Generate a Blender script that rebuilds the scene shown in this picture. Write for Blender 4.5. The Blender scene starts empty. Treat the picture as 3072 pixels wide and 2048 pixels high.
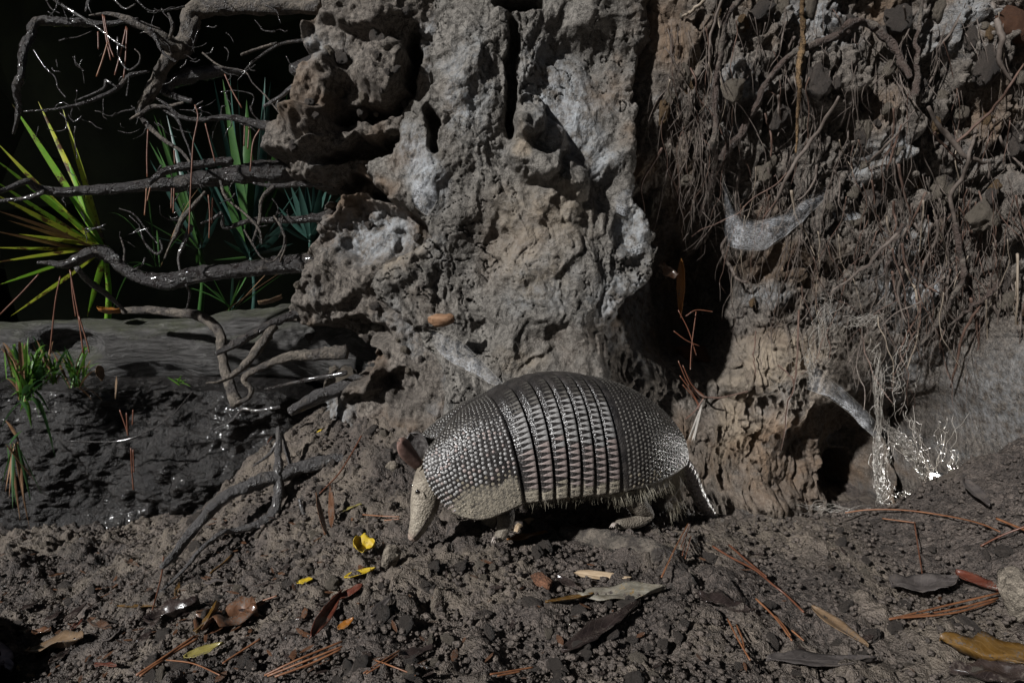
import bpy, math, random
import numpy as np
from mathutils import Vector, Matrix, Quaternion

# ------------------------------------------------------------------ camera, sky, sun, exposure
scene = bpy.context.scene
COL = scene.collection
PITCH = math.radians(6.0)
CP, SP = math.cos(PITCH), math.sin(PITCH)
CAM_Z = 0.42
FOC = 2048.0                       # focal length in photo pixels (24 mm on a 36 mm wide frame, 3072 px)

cam_data = bpy.data.cameras.new("camera")
cam_data.lens = 24.0
cam_data.sensor_width = 36.0
cam_data.clip_start = 0.02
cam_data.clip_end = 500.0
cam = bpy.data.objects.new("camera", cam_data)
COL.objects.link(cam)
cam.location = (0, 0, CAM_Z)
cam.rotation_euler = (math.radians(90) - PITCH, 0, 0)
scene.camera = cam

SUN_DIR = Vector((-0.63, -0.64, 0.56)).normalized()      # towards the light
world = bpy.data.worlds.new("World")
scene.world = world
world.use_nodes = True
wn = world.node_tree.nodes
wl = world.node_tree.links
bg = wn["Background"]
sky = wn.new("ShaderNodeTexSky")
sky.sky_type = 'NISHITA'
sky.sun_disc = False
sky.sun_elevation = math.asin(SUN_DIR.z)
sky.sun_rotation = math.atan2(SUN_DIR.x, SUN_DIR.y)
wl.new(sky.outputs[0], bg.inputs[0])
bg.inputs[1].default_value = 0.0085                      # night: almost no sky light

sun_data = bpy.data.lights.new("sun", 'SUN')
sun_data.energy = 4.8
sun_data.angle = math.radians(1.8)
sun_data.color = (1.0, 0.995, 0.985)
sun = bpy.data.objects.new("sun", sun_data)
COL.objects.link(sun)
sun.rotation_euler = (-SUN_DIR).to_track_quat('-Z', 'Y').to_euler()
sun.location = SUN_DIR * 5

scene.view_settings.view_transform = 'Standard'
scene.view_settings.look = 'None'
scene.view_settings.exposure = 0.24
scene.view_settings.gamma = 1.0
scene.view_settings.use_curve_mapping = False
scene.render.engine = 'CYCLES'
scene.cycles.use_denoising = True
scene.cycles.max_bounces = 4
scene.cycles.diffuse_bounces = 2
scene.cycles.use_adaptive_sampling = True
scene.cycles.adaptive_threshold = 0.02
scene.cycles.glossy_bounces = 2
scene.cycles.transparent_max_bounces = 12
scene.cycles.sample_clamp_indirect = 4.0

rng = random.Random(7)
nrg = np.random.default_rng(11)

# ------------------------------------------------------------------ helpers
def at(sx, sy, d):
    """a point of the place seen at photo pixel (sx, sy) at distance d along the view axis"""
    xc = (sx - 1536.0) / FOC * d
    yc = (1024.0 - sy) / FOC * d
    return Vector((xc, d * CP + yc * SP, CAM_Z + yc * CP - d * SP))

def to_s(X, Y, Z):
    d = Y * CP - (Z - CAM_Z) * SP
    yc = Y * SP + (Z - CAM_Z) * CP
    return 1536 + FOC * X / d, 1024 - FOC * yc / d

def sst(t):
    t = np.clip(t, 0, 1)
    return t * t * (3 - 2 * t)

def _hash(ix, iy, iz, seed):
    h = (ix.astype(np.uint32) * np.uint32(0x8da6b343)) ^ (iy.astype(np.uint32) * np.uint32(0xd8163841)) ^ \
        (iz.astype(np.uint32) * np.uint32(0xcb1ab31f)) ^ np.uint32((seed * 0x9e3779b1) & 0xffffffff)
    h ^= h >> np.uint32(13)
    h *= np.uint32(0x5bd1e995)
    h ^= h >> np.uint32(15)
    h *= np.uint32(0x27d4eb2d)
    h ^= h >> np.uint32(14)
    return h.astype(np.float64) / 4294967295.0

_PR = np.random.default_rng(99)
_PERM = np.concatenate([_PR.permutation(1024), ] * 3).astype(np.int32)
_ANG = _PR.random(1024) * 6.283185
_GXT, _GYT = np.cos(_ANG).astype(np.float32) * 1.5, np.sin(_ANG).astype(np.float32) * 1.5

def n2(x, y, seed=0):
    x = np.asarray(x, np.float32); y = np.asarray(y, np.float32)
    fx0, fy0 = np.floor(x), np.floor(y)
    fx, fy = x - fx0, y - fy0
    ix = (fx0.astype(np.int32) + (seed * 57) % 1024) & 1023; iy = (fy0.astype(np.int32) + (seed * 131) % 1024) & 1023
    u = fx * fx * fx * (fx * (fx * 6 - 15) + 10); v = fy * fy * fy * (fy * (fy * 6 - 15) + 10)
    pa, pb = _PERM[ix], _PERM[ix + 1]
    h00, h01, h10, h11 = _PERM[pa + iy], _PERM[pa + iy + 1], _PERM[pb + iy], _PERM[pb + iy + 1]
    a = _GXT[h00] * fx + _GYT[h00] * fy
    b = _GXT[h10] * (fx - 1) + _GYT[h10] * fy
    c = _GXT[h01] * fx + _GYT[h01] * (fy - 1)
    d = _GXT[h11] * (fx - 1) + _GYT[h11] * (fy - 1)
    a = a + u * (b - a); c = c + u * (d - c)
    return a + v * (c - a)

def fbm2(x, y, octs=4, seed=0, gain=0.5):
    out, amp = 0, 1.0
    for o in range(octs):
        out = out + amp * n2(x, y, seed + o * 17)
        x, y = (x * 0.8 - y * 0.6) * 2.03 + 3.1, (x * 0.6 + y * 0.8) * 2.03 + 7.7
        amp *= gain
    return out

def ridge2(x, y, octs=4, seed=0, gain=0.5):
    out, amp = 0, 1.0
    for o in range(octs):
        out = out + amp * (1 - 2.2 * np.abs(n2(x, y, seed + o * 13)))
        x, y = (x * 0.8 - y * 0.6) * 2.03 + 3.1, (x * 0.6 + y * 0.8) * 2.03 + 7.7
        amp *= gain
    return out

_RT = _PR.random((3, 1024)).astype(np.float32)
def worley2(x, y, seed=0):
    x = np.asarray(x, np.float32); y = np.asarray(y, np.float32)
    fx0, fy0 = np.floor(x), np.floor(y)
    ix = (fx0.astype(np.int32) + (seed * 57) % 1024) & 1023; iy = (fy0.astype(np.int32) + (seed * 131) % 1024) & 1023
    f1 = np.full(x.shape, 9.0, np.float32); f2 = f1.copy(); cid = np.zeros_like(f1)
    gx, gy = x - fx0, y - fy0
    for dx in (-1, 0, 1):
        pa = _PERM[(ix + dx) & 1023]
        for dy in (-1, 0, 1):
            h = _PERM[pa + ((iy + dy) & 1023)]
            d = (dx + _RT[0][h] - gx) ** 2 + (dy + _RT[1][h] - gy) ** 2
            near = d < f1
            f2 = np.where(near, f1, np.minimum(f2, d))
            cid = np.where(near, _RT[2][h], cid)
            f1 = np.where(near, d, f1)
    return np.sqrt(f1), np.sqrt(f2), cid

def n3(p, seed=0):
    i = np.floor(p); f = p - i
    i = i.astype(np.int64)
    u = f * f * (3 - 2 * f)
    out = 0
    for dx in (0, 1):
        for dy in (0, 1):
            for dz in (0, 1):
                h = _hash(i[:, 0] + dx, i[:, 1] + dy, i[:, 2] + dz, seed) * 2 - 1
                out = out + h * (u[:, 0] if dx else 1 - u[:, 0]) * (u[:, 1] if dy else 1 - u[:, 1]) * (u[:, 2] if dz else 1 - u[:, 2])
    return out

def fbm3(p, octs=3, seed=0, gain=0.5):
    out, amp = 0, 1.0
    for o in range(octs):
        out = out + amp * n3(p, seed + 31 * o)
        p = p * 2.07 + 5.3
        amp *= gain
    return out

def mesh_np(name, V, F, smooth=True):
    V = np.ascontiguousarray(V, dtype=np.float32)
    F = np.ascontiguousarray(F, dtype=np.int32)
    me = bpy.data.meshes.new(name)
    m, k = F.shape
    me.vertices.add(len(V)); me.vertices.foreach_set("co", V.ravel())
    me.loops.add(m * k); me.loops.foreach_set("vertex_index", F.ravel())
    me.polygons.add(m)
    me.polygons.foreach_set("loop_start", np.arange(0, m * k, k, dtype=np.int32))
    me.polygons.foreach_set("use_smooth", np.full(m, smooth, dtype=bool))
    me.update(calc_edges=True)
    return me

def mesh_py(name, V, F, smooth=True):
    me = bpy.data.meshes.new(name)
    me.from_pydata([tuple(v) for v in V], [], F)
    if smooth:
        me.polygons.foreach_set("use_smooth", np.ones(len(me.polygons), dtype=bool))
    me.update()
    return me

def paint(me, W, name="wt"):
    a = me.color_attributes.new(name, 'FLOAT_COLOR', 'POINT')
    c = np.ones((len(me.vertices), 4), dtype=np.float32)
    c[:, :W.shape[1]] = W
    a.data.foreach_set("color", c.ravel())

def obj(name, me, mat=None, parent=None):
    o = bpy.data.objects.new(name, me)
    COL.objects.link(o)
    if mat is not None and me is not None and len(me.materials) == 0:
        me.materials.append(mat)
    if parent is not None:
        o.parent = parent
    return o

def tag(o, label=None, cat=None, group=None, kind=None):
    if label: o["label"] = label
    if cat: o["category"] = cat
    if group: o["group"] = group
    if kind: o["kind"] = kind
    return o

def grid_faces(nu, nv):
    i = np.arange(nu * nv).reshape(nu, nv)
    return np.stack([i[:-1, :-1], i[1:, :-1], i[1:, 1:], i[:-1, 1:]], -1).reshape(-1, 4)

def catmull(pts, per):
    P = [np.array(p, float) for p in pts]
    if len(P) == 2:
        P = [P[0], (P[0] + P[1]) / 2, P[1]]
    P = [2 * P[0] - P[1]] + P + [2 * P[-1] - P[-2]]
    out = []
    for i in range(1, len(P) - 2):
        n = per if np.isscalar(per) else per[i - 1]
        for k in range(n):
            t = k / n
            a, b, c, d = P[i - 1], P[i], P[i + 1], P[i + 2]
            out.append(0.5 * (2 * b + (c - a) * t + (2 * a - 5 * b + 4 * c - d) * t * t + (3 * b - 3 * c + d - a) * t ** 3))
    out.append(P[-2])
    return np.array(out)

def tube_geo(pts, rad, sides=8, per=6, rough=0.12, seed=0, wob=0.0, freq=3.0):
    """a tapering, slightly knobbly tube through the points"""
    Q = catmull([tuple(p) + (r,) for p, r in zip(pts, rad)], per)
    C, R = Q[:, :3], np.maximum(Q[:, 3], 1e-5)
    n = len(C)
    if wob > 0:
        t = np.linspace(0, 1, n)
        w = np.stack([n2(t * freq * 3 + seed, np.full(n, k * 3.7 + 0.3), seed + k) for k in range(3)], 1)
        C = C + w * wob * np.sin(np.pi * np.clip(t * 1.1, 0, 1))[:, None]
    T = np.gradient(C, axis=0)
    T /= np.linalg.norm(T, axis=1)[:, None] + 1e-12
    N = np.zeros_like(T)
    ref = np.array([0, 0, 1.0]) if abs(T[0, 2]) < 0.8 else np.array([1.0, 0, 0])
    N[0] = np.cross(T[0], ref); N[0] /= np.linalg.norm(N[0])
    for i in range(1, n):
        v = N[i - 1] - T[i] * np.dot(N[i - 1], T[i])
        N[i] = v / (np.linalg.norm(v) + 1e-12)
    B = np.cross(T, N)
    a = np.linspace(0, 2 * np.pi, sides, endpoint=False)
    s = np.cumsum(np.r_[0, np.linalg.norm(np.diff(C, axis=0), axis=1)])
    rm = max(R.mean(), 1e-4)
    A, S = np.meshgrid(a, s / rm)
    k = 1 + rough * (fbm2(np.cos(A) * 1.3 + S * 0.35 + seed * 1.7, np.sin(A) * 1.3 + S * 0.11, 3, seed))
    V = C[:, None, :] + (R[:, None] * k)[..., None] * (np.cos(A)[..., None] * N[:, None, :] + np.sin(A)[..., None] * B[:, None, :])
    V = V.reshape(-1, 3)
    F = []
    for i in range(n - 1):
        for j in range(sides):
            j2 = (j + 1) % sides
            F.append((i * sides + j, i * sides + j2, (i + 1) * sides + j2, (i + 1) * sides + j))
    V = np.vstack([V, C[0] - T[0] * R[0] * 0.4, C[-1] + T[-1] * R[-1] * 0.6])
    b = n * sides
    for j in range(sides):
        j2 = (j + 1) % sides
        F.append((b, j2, j)); F.append((b + 1, (n - 1) * sides + j, (n - 1) * sides + j2))
    return V, F

def tube(name, pts, rad, mat, parent=None, **kw):
    V, F = tube_geo(pts, rad, **kw)
    return obj(name, mesh_py(name, V, F), mat, parent)

def join_geo(parts):
    VV, FF, b = [], [], 0
    for V, F in parts:
        VV.append(np.asarray(V)); FF += [tuple(i + b for i in f) for f in F]; b += len(V)
    return np.vstack(VV), FF

def icosphere(sub):
    import bmesh
    bm = bmesh.new(); bmesh.ops.create_icosphere(bm, subdivisions=sub, radius=1.0)
    V = np.array([v.co[:] for v in bm.verts]); F = np.array([[v.index for v in f.verts] for f in bm.faces])
    bm.free()
    return V, F

ICO1, ICO2, ICO3, ICO4 = icosphere(1), icosphere(2), icosphere(3), icosphere(4)

def lump(sub, seed, amp=0.45, freq=1.1):
    V, F = {1: ICO1, 2: ICO2, 3: ICO3, 4: ICO4}[sub]
    k = 1 + amp * fbm3(V * freq + seed * 3.1, 4, seed, 0.6)
    for c in range(7):                       # broken faces
        r = np.random.default_rng(seed * 31 + c); nrm = r.normal(size=3); nrm /= np.linalg.norm(nrm)
        lim = 0.55 + 0.3 * r.random(); proj = (V * k[:, None]) @ nrm
        k = np.where(proj > lim, k * (lim + 0.22 * (proj - lim)) / np.maximum(proj, 1e-3), k)
    return V * k[:, None], F

# ------------------------------------------------------------------ materials
def new_mat(name):
    m = bpy.data.materials.new(name); m.use_nodes = True
    nt = m.node_tree
    return m, nt, nt.nodes["Principled BSDF"]

def N(nt, t, **kw):
    n = nt.nodes.new(t)
    for k, v in kw.items(): setattr(n, k, v)
    return n

def noise(nt, scale, detail=6, rough=0.6, vec=None, dist=0.0):
    n = N(nt, "ShaderNodeTexNoise")
    n.inputs["Scale"].default_value = scale; n.inputs["Detail"].default_value = detail
    n.inputs["Roughness"].default_value = rough; n.inputs["Distortion"].default_value = dist
    if vec is not None: nt.links.new(vec, n.inputs["Vector"])
    return n.outputs[0]

def ramp(nt, fac, stops):
    r = N(nt, "ShaderNodeValToRGB")
    e = r.color_ramp.elements
    while len(e) < len(stops): e.new(0.5)
    for i, (p, c) in enumerate(stops):
        e[i].position = p
        e[i].color = (c, c, c, 1) if np.isscalar(c) else tuple(c) + (1,)
    nt.links.new(fac, r.inputs[0])
    return r.outputs[0]

def mix(nt, fac, a, b, typ='MIX'):
    m = N(nt, "ShaderNodeMix", data_type='RGBA', blend_type=typ)
    for k, v in ((0, fac), (6, a), (7, b)):
        if hasattr(v, "is_output"): nt.links.new(v, m.inputs[k])
        elif np.isscalar(v): m.inputs[k].default_value = v
        else: m.inputs[k].default_value = tuple(v) + (1,)
    return m.outputs[2]

def math_n(nt, op, a, b=0.0, clamp=False):
    m = N(nt, "ShaderNodeMath", operation=op, use_clamp=clamp)
    for k, v in ((0, a), (1, b)):
        if hasattr(v, "is_output"): nt.links.new(v, m.inputs[k])
        else: m.inputs[k].default_value = v
    return m.outputs[0]

def bump(nt, bsdf, h, strength=0.6, dist=0.004):
    b = N(nt, "ShaderNodeBump")
    b.inputs["Strength"].default_value = strength; b.inputs["Distance"].default_value = dist
    nt.links.new(h, b.inputs["Height"]); nt.links.new(b.outputs[0], bsdf.inputs["Normal"])

def coords(nt, kind="Object"):
    return N(nt, "ShaderNodeTexCoord").outputs[kind]

def clay_mat(name, base, dark, spec=0.25, rough=0.9, painted=True, scale=1.0, bdist=0.006):
    m, nt, b = new_mat(name)
    v = coords(nt)
    big = noise(nt, 9 * scale, 4, 0.65, v)
    fine = noise(nt, 90 * scale, 4, 0.7, v)
    grit = noise(nt, 420 * scale, 1, 0.7, v)
    c = mix(nt, ramp(nt, big, [(0.32, 0.0), (0.68, 1.0)]), dark, base)
    c = mix(nt, ramp(nt, fine, [(0.40, 0.85), (0.58, 0.0)]), c, tuple(x * 0.45 for x in dark))
    c = mix(nt, ramp(nt, grit, [(0.50, 0.0), (0.72, 0.35)]), c, tuple(min(1, x * 1.7) for x in base))
    # hairline drying cracks
    dv = N(nt, "ShaderNodeVectorMath", operation='ADD'); nv_ = N(nt, "ShaderNodeTexNoise"); nv_.inputs["Scale"].default_value = 22; nv_.inputs["Detail"].default_value = 2
    nt.links.new(v, nv_.inputs["Vector"])
    sc_ = N(nt, "ShaderNodeVectorMath", operation='SCALE'); sc_.inputs["Scale"].default_value = 0.09; nt.links.new(nv_.outputs["Color"], sc_.inputs[0])
    nt.links.new(v, dv.inputs[0]); nt.links.new(sc_.outputs[0], dv.inputs[1])
    vo = N(nt, "ShaderNodeTexVoronoi", feature='DISTANCE_TO_EDGE'); vo.inputs["Scale"].default_value = 15.3 * scale; nt.links.new(dv.outputs[0], vo.inputs["Vector"])
    crk = math_n(nt, 'MULTIPLY', ramp(nt, vo.outputs[0], [(0.0, 1.0), (0.035, 0.0)]), ramp(nt, big, [(0.46, 0.0), (0.56, 1.0)]))
    c = mix(nt, math_n(nt, 'MULTIPLY', crk, 0.75), c, tuple(x * 0.2 for x in dark))
    if painted:
        at_ = N(nt, "ShaderNodeVertexColor", layer_name="wt")
        sep = N(nt, "ShaderNodeSeparateColor"); nt.links.new(at_.outputs[0], sep.inputs[0])
        pale = math_n(nt, 'MULTIPLY', sep.outputs[0], ramp(nt, noise(nt, 38, 5, 0.8, v), [(0.40, 0.0), (0.62, 1.0)]))
        c = mix(nt, pale, c, (0.30, 0.315, 0.33))
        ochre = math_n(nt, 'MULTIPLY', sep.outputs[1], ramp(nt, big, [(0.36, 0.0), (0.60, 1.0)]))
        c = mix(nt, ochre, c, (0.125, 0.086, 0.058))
        sand = math_n(nt, 'MULTIPLY', sep.outputs[2], ramp(nt, noise(nt, 26, 3, 0.7, v), [(0.30, 0.1), (0.6, 1.0)]))
        c = mix(nt, sand, c, (0.235, 0.192, 0.145))
    nt.links.new(c, b.inputs["Base Color"])
    b.inputs["Roughness"].default_value = rough
    b.inputs["Specular IOR Level"].default_value = spec
    h = math_n(nt, 'ADD', math_n(nt, 'MULTIPLY', fine, 1.0), math_n(nt, 'MULTIPLY', grit, 0.35))
    bump(nt, b, h, 1.0, bdist)
    return m

def simple_mat(name, a, c2, scale=40, rough=0.6, spec=0.4, bstr=0.4, bdist=0.002, trans=0.0, stretch=None, speck=None):
    m, nt, b = new_mat(name)
    v = coords(nt)
    if stretch:
        mp = N(nt, "ShaderNodeMapping"); mp.inputs["Scale"].default_value = stretch
        nt.links.new(v, mp.inputs[0]); v = mp.outputs[0]
    f = noise(nt, scale, 6, 0.65, v)
    c = mix(nt, ramp(nt, f, [(0.36, 0.0), (0.64, 1.0)]), a, c2)
    if speck:
        c = mix(nt, ramp(nt, noise(nt, speck[1], 5, 0.7, v), [(speck[2], 0.0), (speck[2] + 0.07, 1.0)]), c, speck[0])
    nt.links.new(c, b.inputs["Base Color"])
    b.inputs["Roughness"].default_value = rough
    b.inputs["Specular IOR Level"].default_value = spec
    if trans:
        tr = N(nt, "ShaderNodeBsdfTranslucent"); nt.links.new(c, tr.inputs[0])
        mx = N(nt, "ShaderNodeMixShader"); mx.inputs[0].default_value = trans
        nt.links.new(b.outputs[0], mx.inputs[1]); nt.links.new(tr.outputs[0], mx.inputs[2])
        nt.links.new(mx.outputs[0], nt.nodes["Material Output"].inputs[0])
    bump(nt, b, f, bstr, bdist)
    return m

def wet_root_mat(name, bark, clay, cover, rough, coat=0.0):
    """dark wet bark with clay still sticking to it in patches"""
    m, nt, b = new_mat(name)
    v = coords(nt)
    f = noise(nt, 70, 6, 0.7, v)
    patch = ramp(nt, noise(nt, 16, 6, 0.7, v), [(0.62 - cover, 0.0), (0.72 - cover, 1.0)])
    barkc = mix(nt, f, tuple(x * 0.5 for x in bark), tuple(x * 1.5 for x in bark))
    clayc = mix(nt, ramp(nt, f, [(0.4, 0.0), (0.6, 1.0)]), tuple(x * 0.4 for x in clay), clay)
    nt.links.new(mix(nt, patch, barkc, clayc), b.inputs["Base Color"])
    wet = ramp(nt, noise(nt, 55, 5, 0.7, v), [(0.38, rough), (0.60, 0.75)])
    nt.links.new(mix(nt, patch, wet, (0.85, 0.85, 0.85)), b.inputs["Roughness"])
    b.inputs["Specular IOR Level"].default_value = 0.6
    b.inputs["Coat Weight"].default_value = coat; b.inputs["Coat Roughness"].default_value = 0.10
    bump(nt, b, math_n(nt, 'ADD', f, math_n(nt, 'MULTIPLY', noise(nt, 220, 2, 0.75, v), 0.6)), 1.0, 0.010)
    return m

M = {}
M['clay'] = clay_mat("clay", (0.164, 0.143, 0.123), (0.070, 0.060, 0.052))
M['clay_block'] = clay_mat("clay_block", (0.180, 0.166, 0.149), (0.098, 0.089, 0.079))
M['soil'] = clay_mat("soil", (0.128, 0.103, 0.088), (0.036, 0.029, 0.025), painted=True, bdist=0.010, rough=0.62, spec=0.4)
M['clod'] = clay_mat("clod_soil", (0.138, 0.112, 0.094), (0.050, 0.040, 0.034), painted=False, rough=0.66, spec=0.4)
M['clod_grey'] = clay_mat("clod_grey", (0.26, 0.225, 0.18), (0.15, 0.125, 0.10), painted=False)
M['clod_ochre'] = clay_mat("clod_ochre", (0.22, 0.145, 0.075), (0.11, 0.07, 0.04), painted=False)
M['clod_rust'] = clay_mat("clod_rust", (0.20, 0.095, 0.055), (0.10, 0.05, 0.03), painted=False)
M['bank'] = clay_mat("wet_bank_soil", (0.026, 0.023, 0.021), (0.007, 0.006, 0.006), spec=0.3, rough=0.45, painted=False)
_nt = M['bank'].node_tree                     # soaked only in patches
_wet = ramp(_nt, noise(_nt, 4.5, 3, 0.6, coords(_nt)), [(0.52, 0.0), (0.62, 0.8)])
_nt.links.new(_wet, _nt.nodes['Principled BSDF'].inputs['Coat Weight'])
M['bank'].node_tree.nodes['Principled BSDF'].inputs['Coat Roughness'].default_value = 0.12
M['root_wet'] = wet_root_mat("root_wet", (0.018, 0.014, 0.013), (0.100, 0.082, 0.068), 0.06, 0.10, 0.6)
M['root_clay'] = wet_root_mat("root_clay", (0.032, 0.025, 0.021), (0.150, 0.125, 0.100), 0.20, 0.30)
M['root_grey'] = wet_root_mat("root_grey", (0.060, 0.055, 0.054), (0.13, 0.11, 0.092), 0.05, 0.16, 0.5)
M['rootlet'] = simple_mat("rootlet", (0.062, 0.047, 0.039), (0.130, 0.106, 0.090), 60, 0.75)
M['root_brown'] = wet_root_mat("root_brown", (0.055, 0.036, 0.028), (0.150, 0.125, 0.102), 0.14, 0.45)
M['rootlet_red'] = simple_mat("rootlet_red", (0.060, 0.034, 0.025), (0.115, 0.070, 0.052), 60, 0.7)
M['rootlet_pale'] = simple_mat("rootlet_pale", (0.17, 0.135, 0.10), (0.26, 0.215, 0.17), 60, 0.7)
M['fibre'] = simple_mat("fibre", (0.26, 0.235, 0.205), (0.40, 0.375, 0.34), 60, 0.5, 0.5, trans=0.3)
M['needle'] = simple_mat("needle", (0.125, 0.050, 0.024), (0.205, 0.090, 0.042), 60, 0.45, 0.5)
M['needle_dark'] = simple_mat("needle_dark", (0.085, 0.032, 0.018), (0.14, 0.055, 0.03), 60, 0.4, 0.5)

# ------------------------------------------------------------------ terrain
def G(x, y):
    """height of the ground before its crumbs"""
    x = np.asarray(x, float); y = np.asarray(y, float)
    z = -0.20 * sst((-0.12 - x) / 0.85)
    z = z + 0.185 * sst((x - 0.58) / 0.46) * sst((1.40 - y) / 0.18) - 0.03 * sst((x - 0.18) / 0.22)
    z = z + 0.15 * sst((y - 1.12) / 0.36) * sst((x + 0.80) / 0.35) * sst((0.30 - x) / 0.3)
    z = z - 0.16 * sst((y - 1.20) / 0.13) * sst((x - 0.30) / 0.12)
    z = z - 0.05 * np.clip(y - 1.9, 0, 12) - 0.04 * np.clip(np.abs(x) - 1.6, 0, 12)
    z = z + 0.016 * fbm2(x * 5, y * 5, 3, 3) * sst((4 - np.abs(y)) / 2)
    return z

_TT = np.arange(0.45, 3.6, 0.004)
def ground_hit(sx, sy):
    p0 = Vector((0, 0, CAM_Z)); r = (at(sx, sy, 1.0) - p0)
    below = CAM_Z + r.z * _TT < G(r.x * _TT, r.y * _TT) + 0.005
    t = _TT[np.argmax(below)] if below.any() else 1.2
    return p0 + r * float(t)

def axis(lo, a, b, hi, step, grow=1.12):
    core = list(np.arange(a, b, step))
    s, v, right = step, b, []
    while v < hi: right.append(v); s *= grow; v += s
    right.append(hi)
    s, v, left = step, a - step, []
    while v > lo: left.append(v); s *= grow; v -= s
    left.append(lo)
    return np.array(left[::-1] + core + right)

gx = axis(-60, -1.15, 1.15, 60, 0.0031)
gy = axis(-20, 0.60, 1.66, 90, 0.0029)
GX, GY = np.meshgrid(gx, gy, indexing='ij')
near = sst((1.5 - np.abs(GX)) / 0.3) * sst((2.2 - GY) / 0.4) * sst((GY - 0.3) / 0.2)
GZ = G(GX, GY)
wx = GX + 0.012 * fbm2(GX * 30, GY * 30, 3, 40); wy = GY + 0.012 * fbm2(GX * 30 + 9, GY * 30, 3, 41)
clump = fbm2(GX * 3.2, GY * 3.2, 3, 21)
f1, f2, cid = worley2(wx * 34, wy * 34, 5)
big = np.clip(1 - f1 * 1.15, 0, 1) ** 0.6 * np.clip(cid * 1.6 - 0.35, 0, 1)
f1b, f2b, cidb = worley2(wx * 85, wy * 85, 8)
med = np.clip(1 - f1b * 1.1, 0, 1) ** 0.6 * (0.3 + cidb)
f1c, _, cidc = worley2(GX * 190, GY * 190, 12)
sml = np.clip(1 - f1c * 1.1, 0, 1) * (0.3 + cidc)
smooth_right = sst((GX - 0.25) / 0.35)
GZ = GZ + near * ((0.019 * big * sst(clump * 1.2 + 0.55) + 0.0085 * med + 0.0035 * sml) * (1 - 0.45 * smooth_right)
                  + 0.010 * fbm2(GX * 14, GY * 14, 4, 31) - 0.006)
gm = mesh_np("ground", np.stack([GX, GY, GZ], -1).reshape(-1, 3), grid_faces(len(gx), len(gy)))
wt = np.zeros((GX.size, 3), np.float32)
wt[:, 2] = (0.42 * sst(fbm2(GX * 5 + 4, GY * 5, 3, 77) * 1.3 + 0.35) * near).ravel()
paint(gm, wt)
ground = tag(obj("ground", gm, M['soil']), "crumbly grey brown forest soil sloping down to the water line", "ground", kind="structure")

# crumbs: the biggest ones are pieces of their own, the rest one mass
CRUMB = []
for k in range(7):
    V, F = lump(3, 60 + k, 0.42, 1.7)
    CRUMB.append(mesh_np("clod", V * np.array([1, 1, 0.8]), F))
    CRUMB[-1].materials.append(M['clod_grey'] if k == 3 else M['clod'])
def rot_rand():
    return Quaternion((rng.gauss(0, 1), rng.gauss(0, 1), rng.gauss(0, 1), rng.gauss(0, 1))).normalized()
clod_n = 0
tries = 0
while clod_n < 290 and tries < 4000:
    tries += 1
    sx = rng.uniform(0, 3072); sy = rng.uniform(1270, 2060)
    if sx > 2050 and sy < 1560 or (sx > 2100 and rng.random() < 0.6): continue
    p = ground_hit(sx, sy)
    if p.y > 1.5 or False: continue
    r = 0.006 + 0.010 * rng.random() ** 2.2
    if 1230 < sx < 2100 and 1480 < sy < 1640 and r > 0.009: continue
    o = obj("clod", CRUMB[rng.randrange(7)], parent=ground)
    o.location = p + Vector((0, 0, r * 0.1)); o.scale = (r, r * rng.uniform(0.8, 1.1), r * rng.uniform(0.6, 0.95))
    o.rotation_mode = 'QUATERNION'; o.rotation_quaternion = rot_rand()
    clod_n += 1
vs, fs, b = [], [], 0
base_l = [lump(1, 90 + k, 0.5, 1.5) for k in range(6)]
for k in range(22000):
    x = rng.uniform(-1.0, 1.0); y = 0.62 + 0.95 * rng.random() ** 1.3
    if x > 0.25 and rng.random() < 0.4: continue
    r = 0.0014 + 0.0050 * rng.random() ** 3.0
    V, F = base_l[k % 6]
    a = rng.uniform(0, 6.28); ca, sa = math.cos(a) * r, math.sin(a) * r
    W = np.stack([V[:, 0] * ca - V[:, 1] * sa + x, V[:, 0] * sa + V[:, 1] * ca + y, V[:, 2] * r * 0.8 + float(0)], 1)
    vs.append((W, x, y)); fs.append(F + b); b += len(V)
cz = G(np.array([v[1] for v in vs]), np.array([v[2] for v in vs]))
for k, (W, x, y) in enumerate(vs): W[:, 2] += cz[k] + 0.006
o = obj("soil_crumbs", mesh_np("soil_crumbs", np.vstack([v[0] for v in vs]), np.vstack(fs)), M['clod'], ground)
o["kind"] = "stuff"

# ------------------------------------------------------------------ low wet bank under the log
bx = np.arange(-2.6, -0.34, 0.0055); bt = np.arange(0, 1.0001, 1 / 300)
BX, BT = np.meshgrid(bx, bt, indexing='ij')
prof_t = [0, 0.55, 0.66, 0.74, 0.86, 1.0]
prof_y = [1.60, 1.66, 1.70, 1.80, 2.40, 4.2]
prof_z = [-0.34, 0.055, 0.115, 0.135, 0.11, -0.75]
BY = np.interp(BT, prof_t, prof_y); BZ = np.interp(BT, prof_t, prof_z)
back = sst((BX + 0.62) / 0.24)
BY = BY + 0.22 * back + 0.03 * fbm2(BX * 4, BT * 3, 3, 55) + 0.10 * sst((-1.2 - BX) / 0.7) * -1
BZ = BZ - 0.12 * back
face = sst((0.8 - BT) / 0.1)
f1, f2, cid = worley2(BX * 24 + 1.2 * fbm2(BX * 9, BT * 7, 2, 3), BT * 17, 15)
f1q, f2q, cidq = worley2(BX * 52 + fbm2(BX * 20, BT * 14, 2, 4), BT * 36, 16)
dd = 0.040 * fbm2(BX * 6, BT * 4.2, 6, 58, 0.52) + 0.006 * np.clip(1 - f1, 0, 1) * cid * 2 + 0.004 * np.clip(1 - f1q, 0, 1) * cidq * 2 + 0.004 * fbm2(BX * 70, BT * 48, 3, 5)
BY = BY - dd * face; BZ = BZ + dd * 0.5 * (1 - face) * sst((3 - BY))
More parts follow.
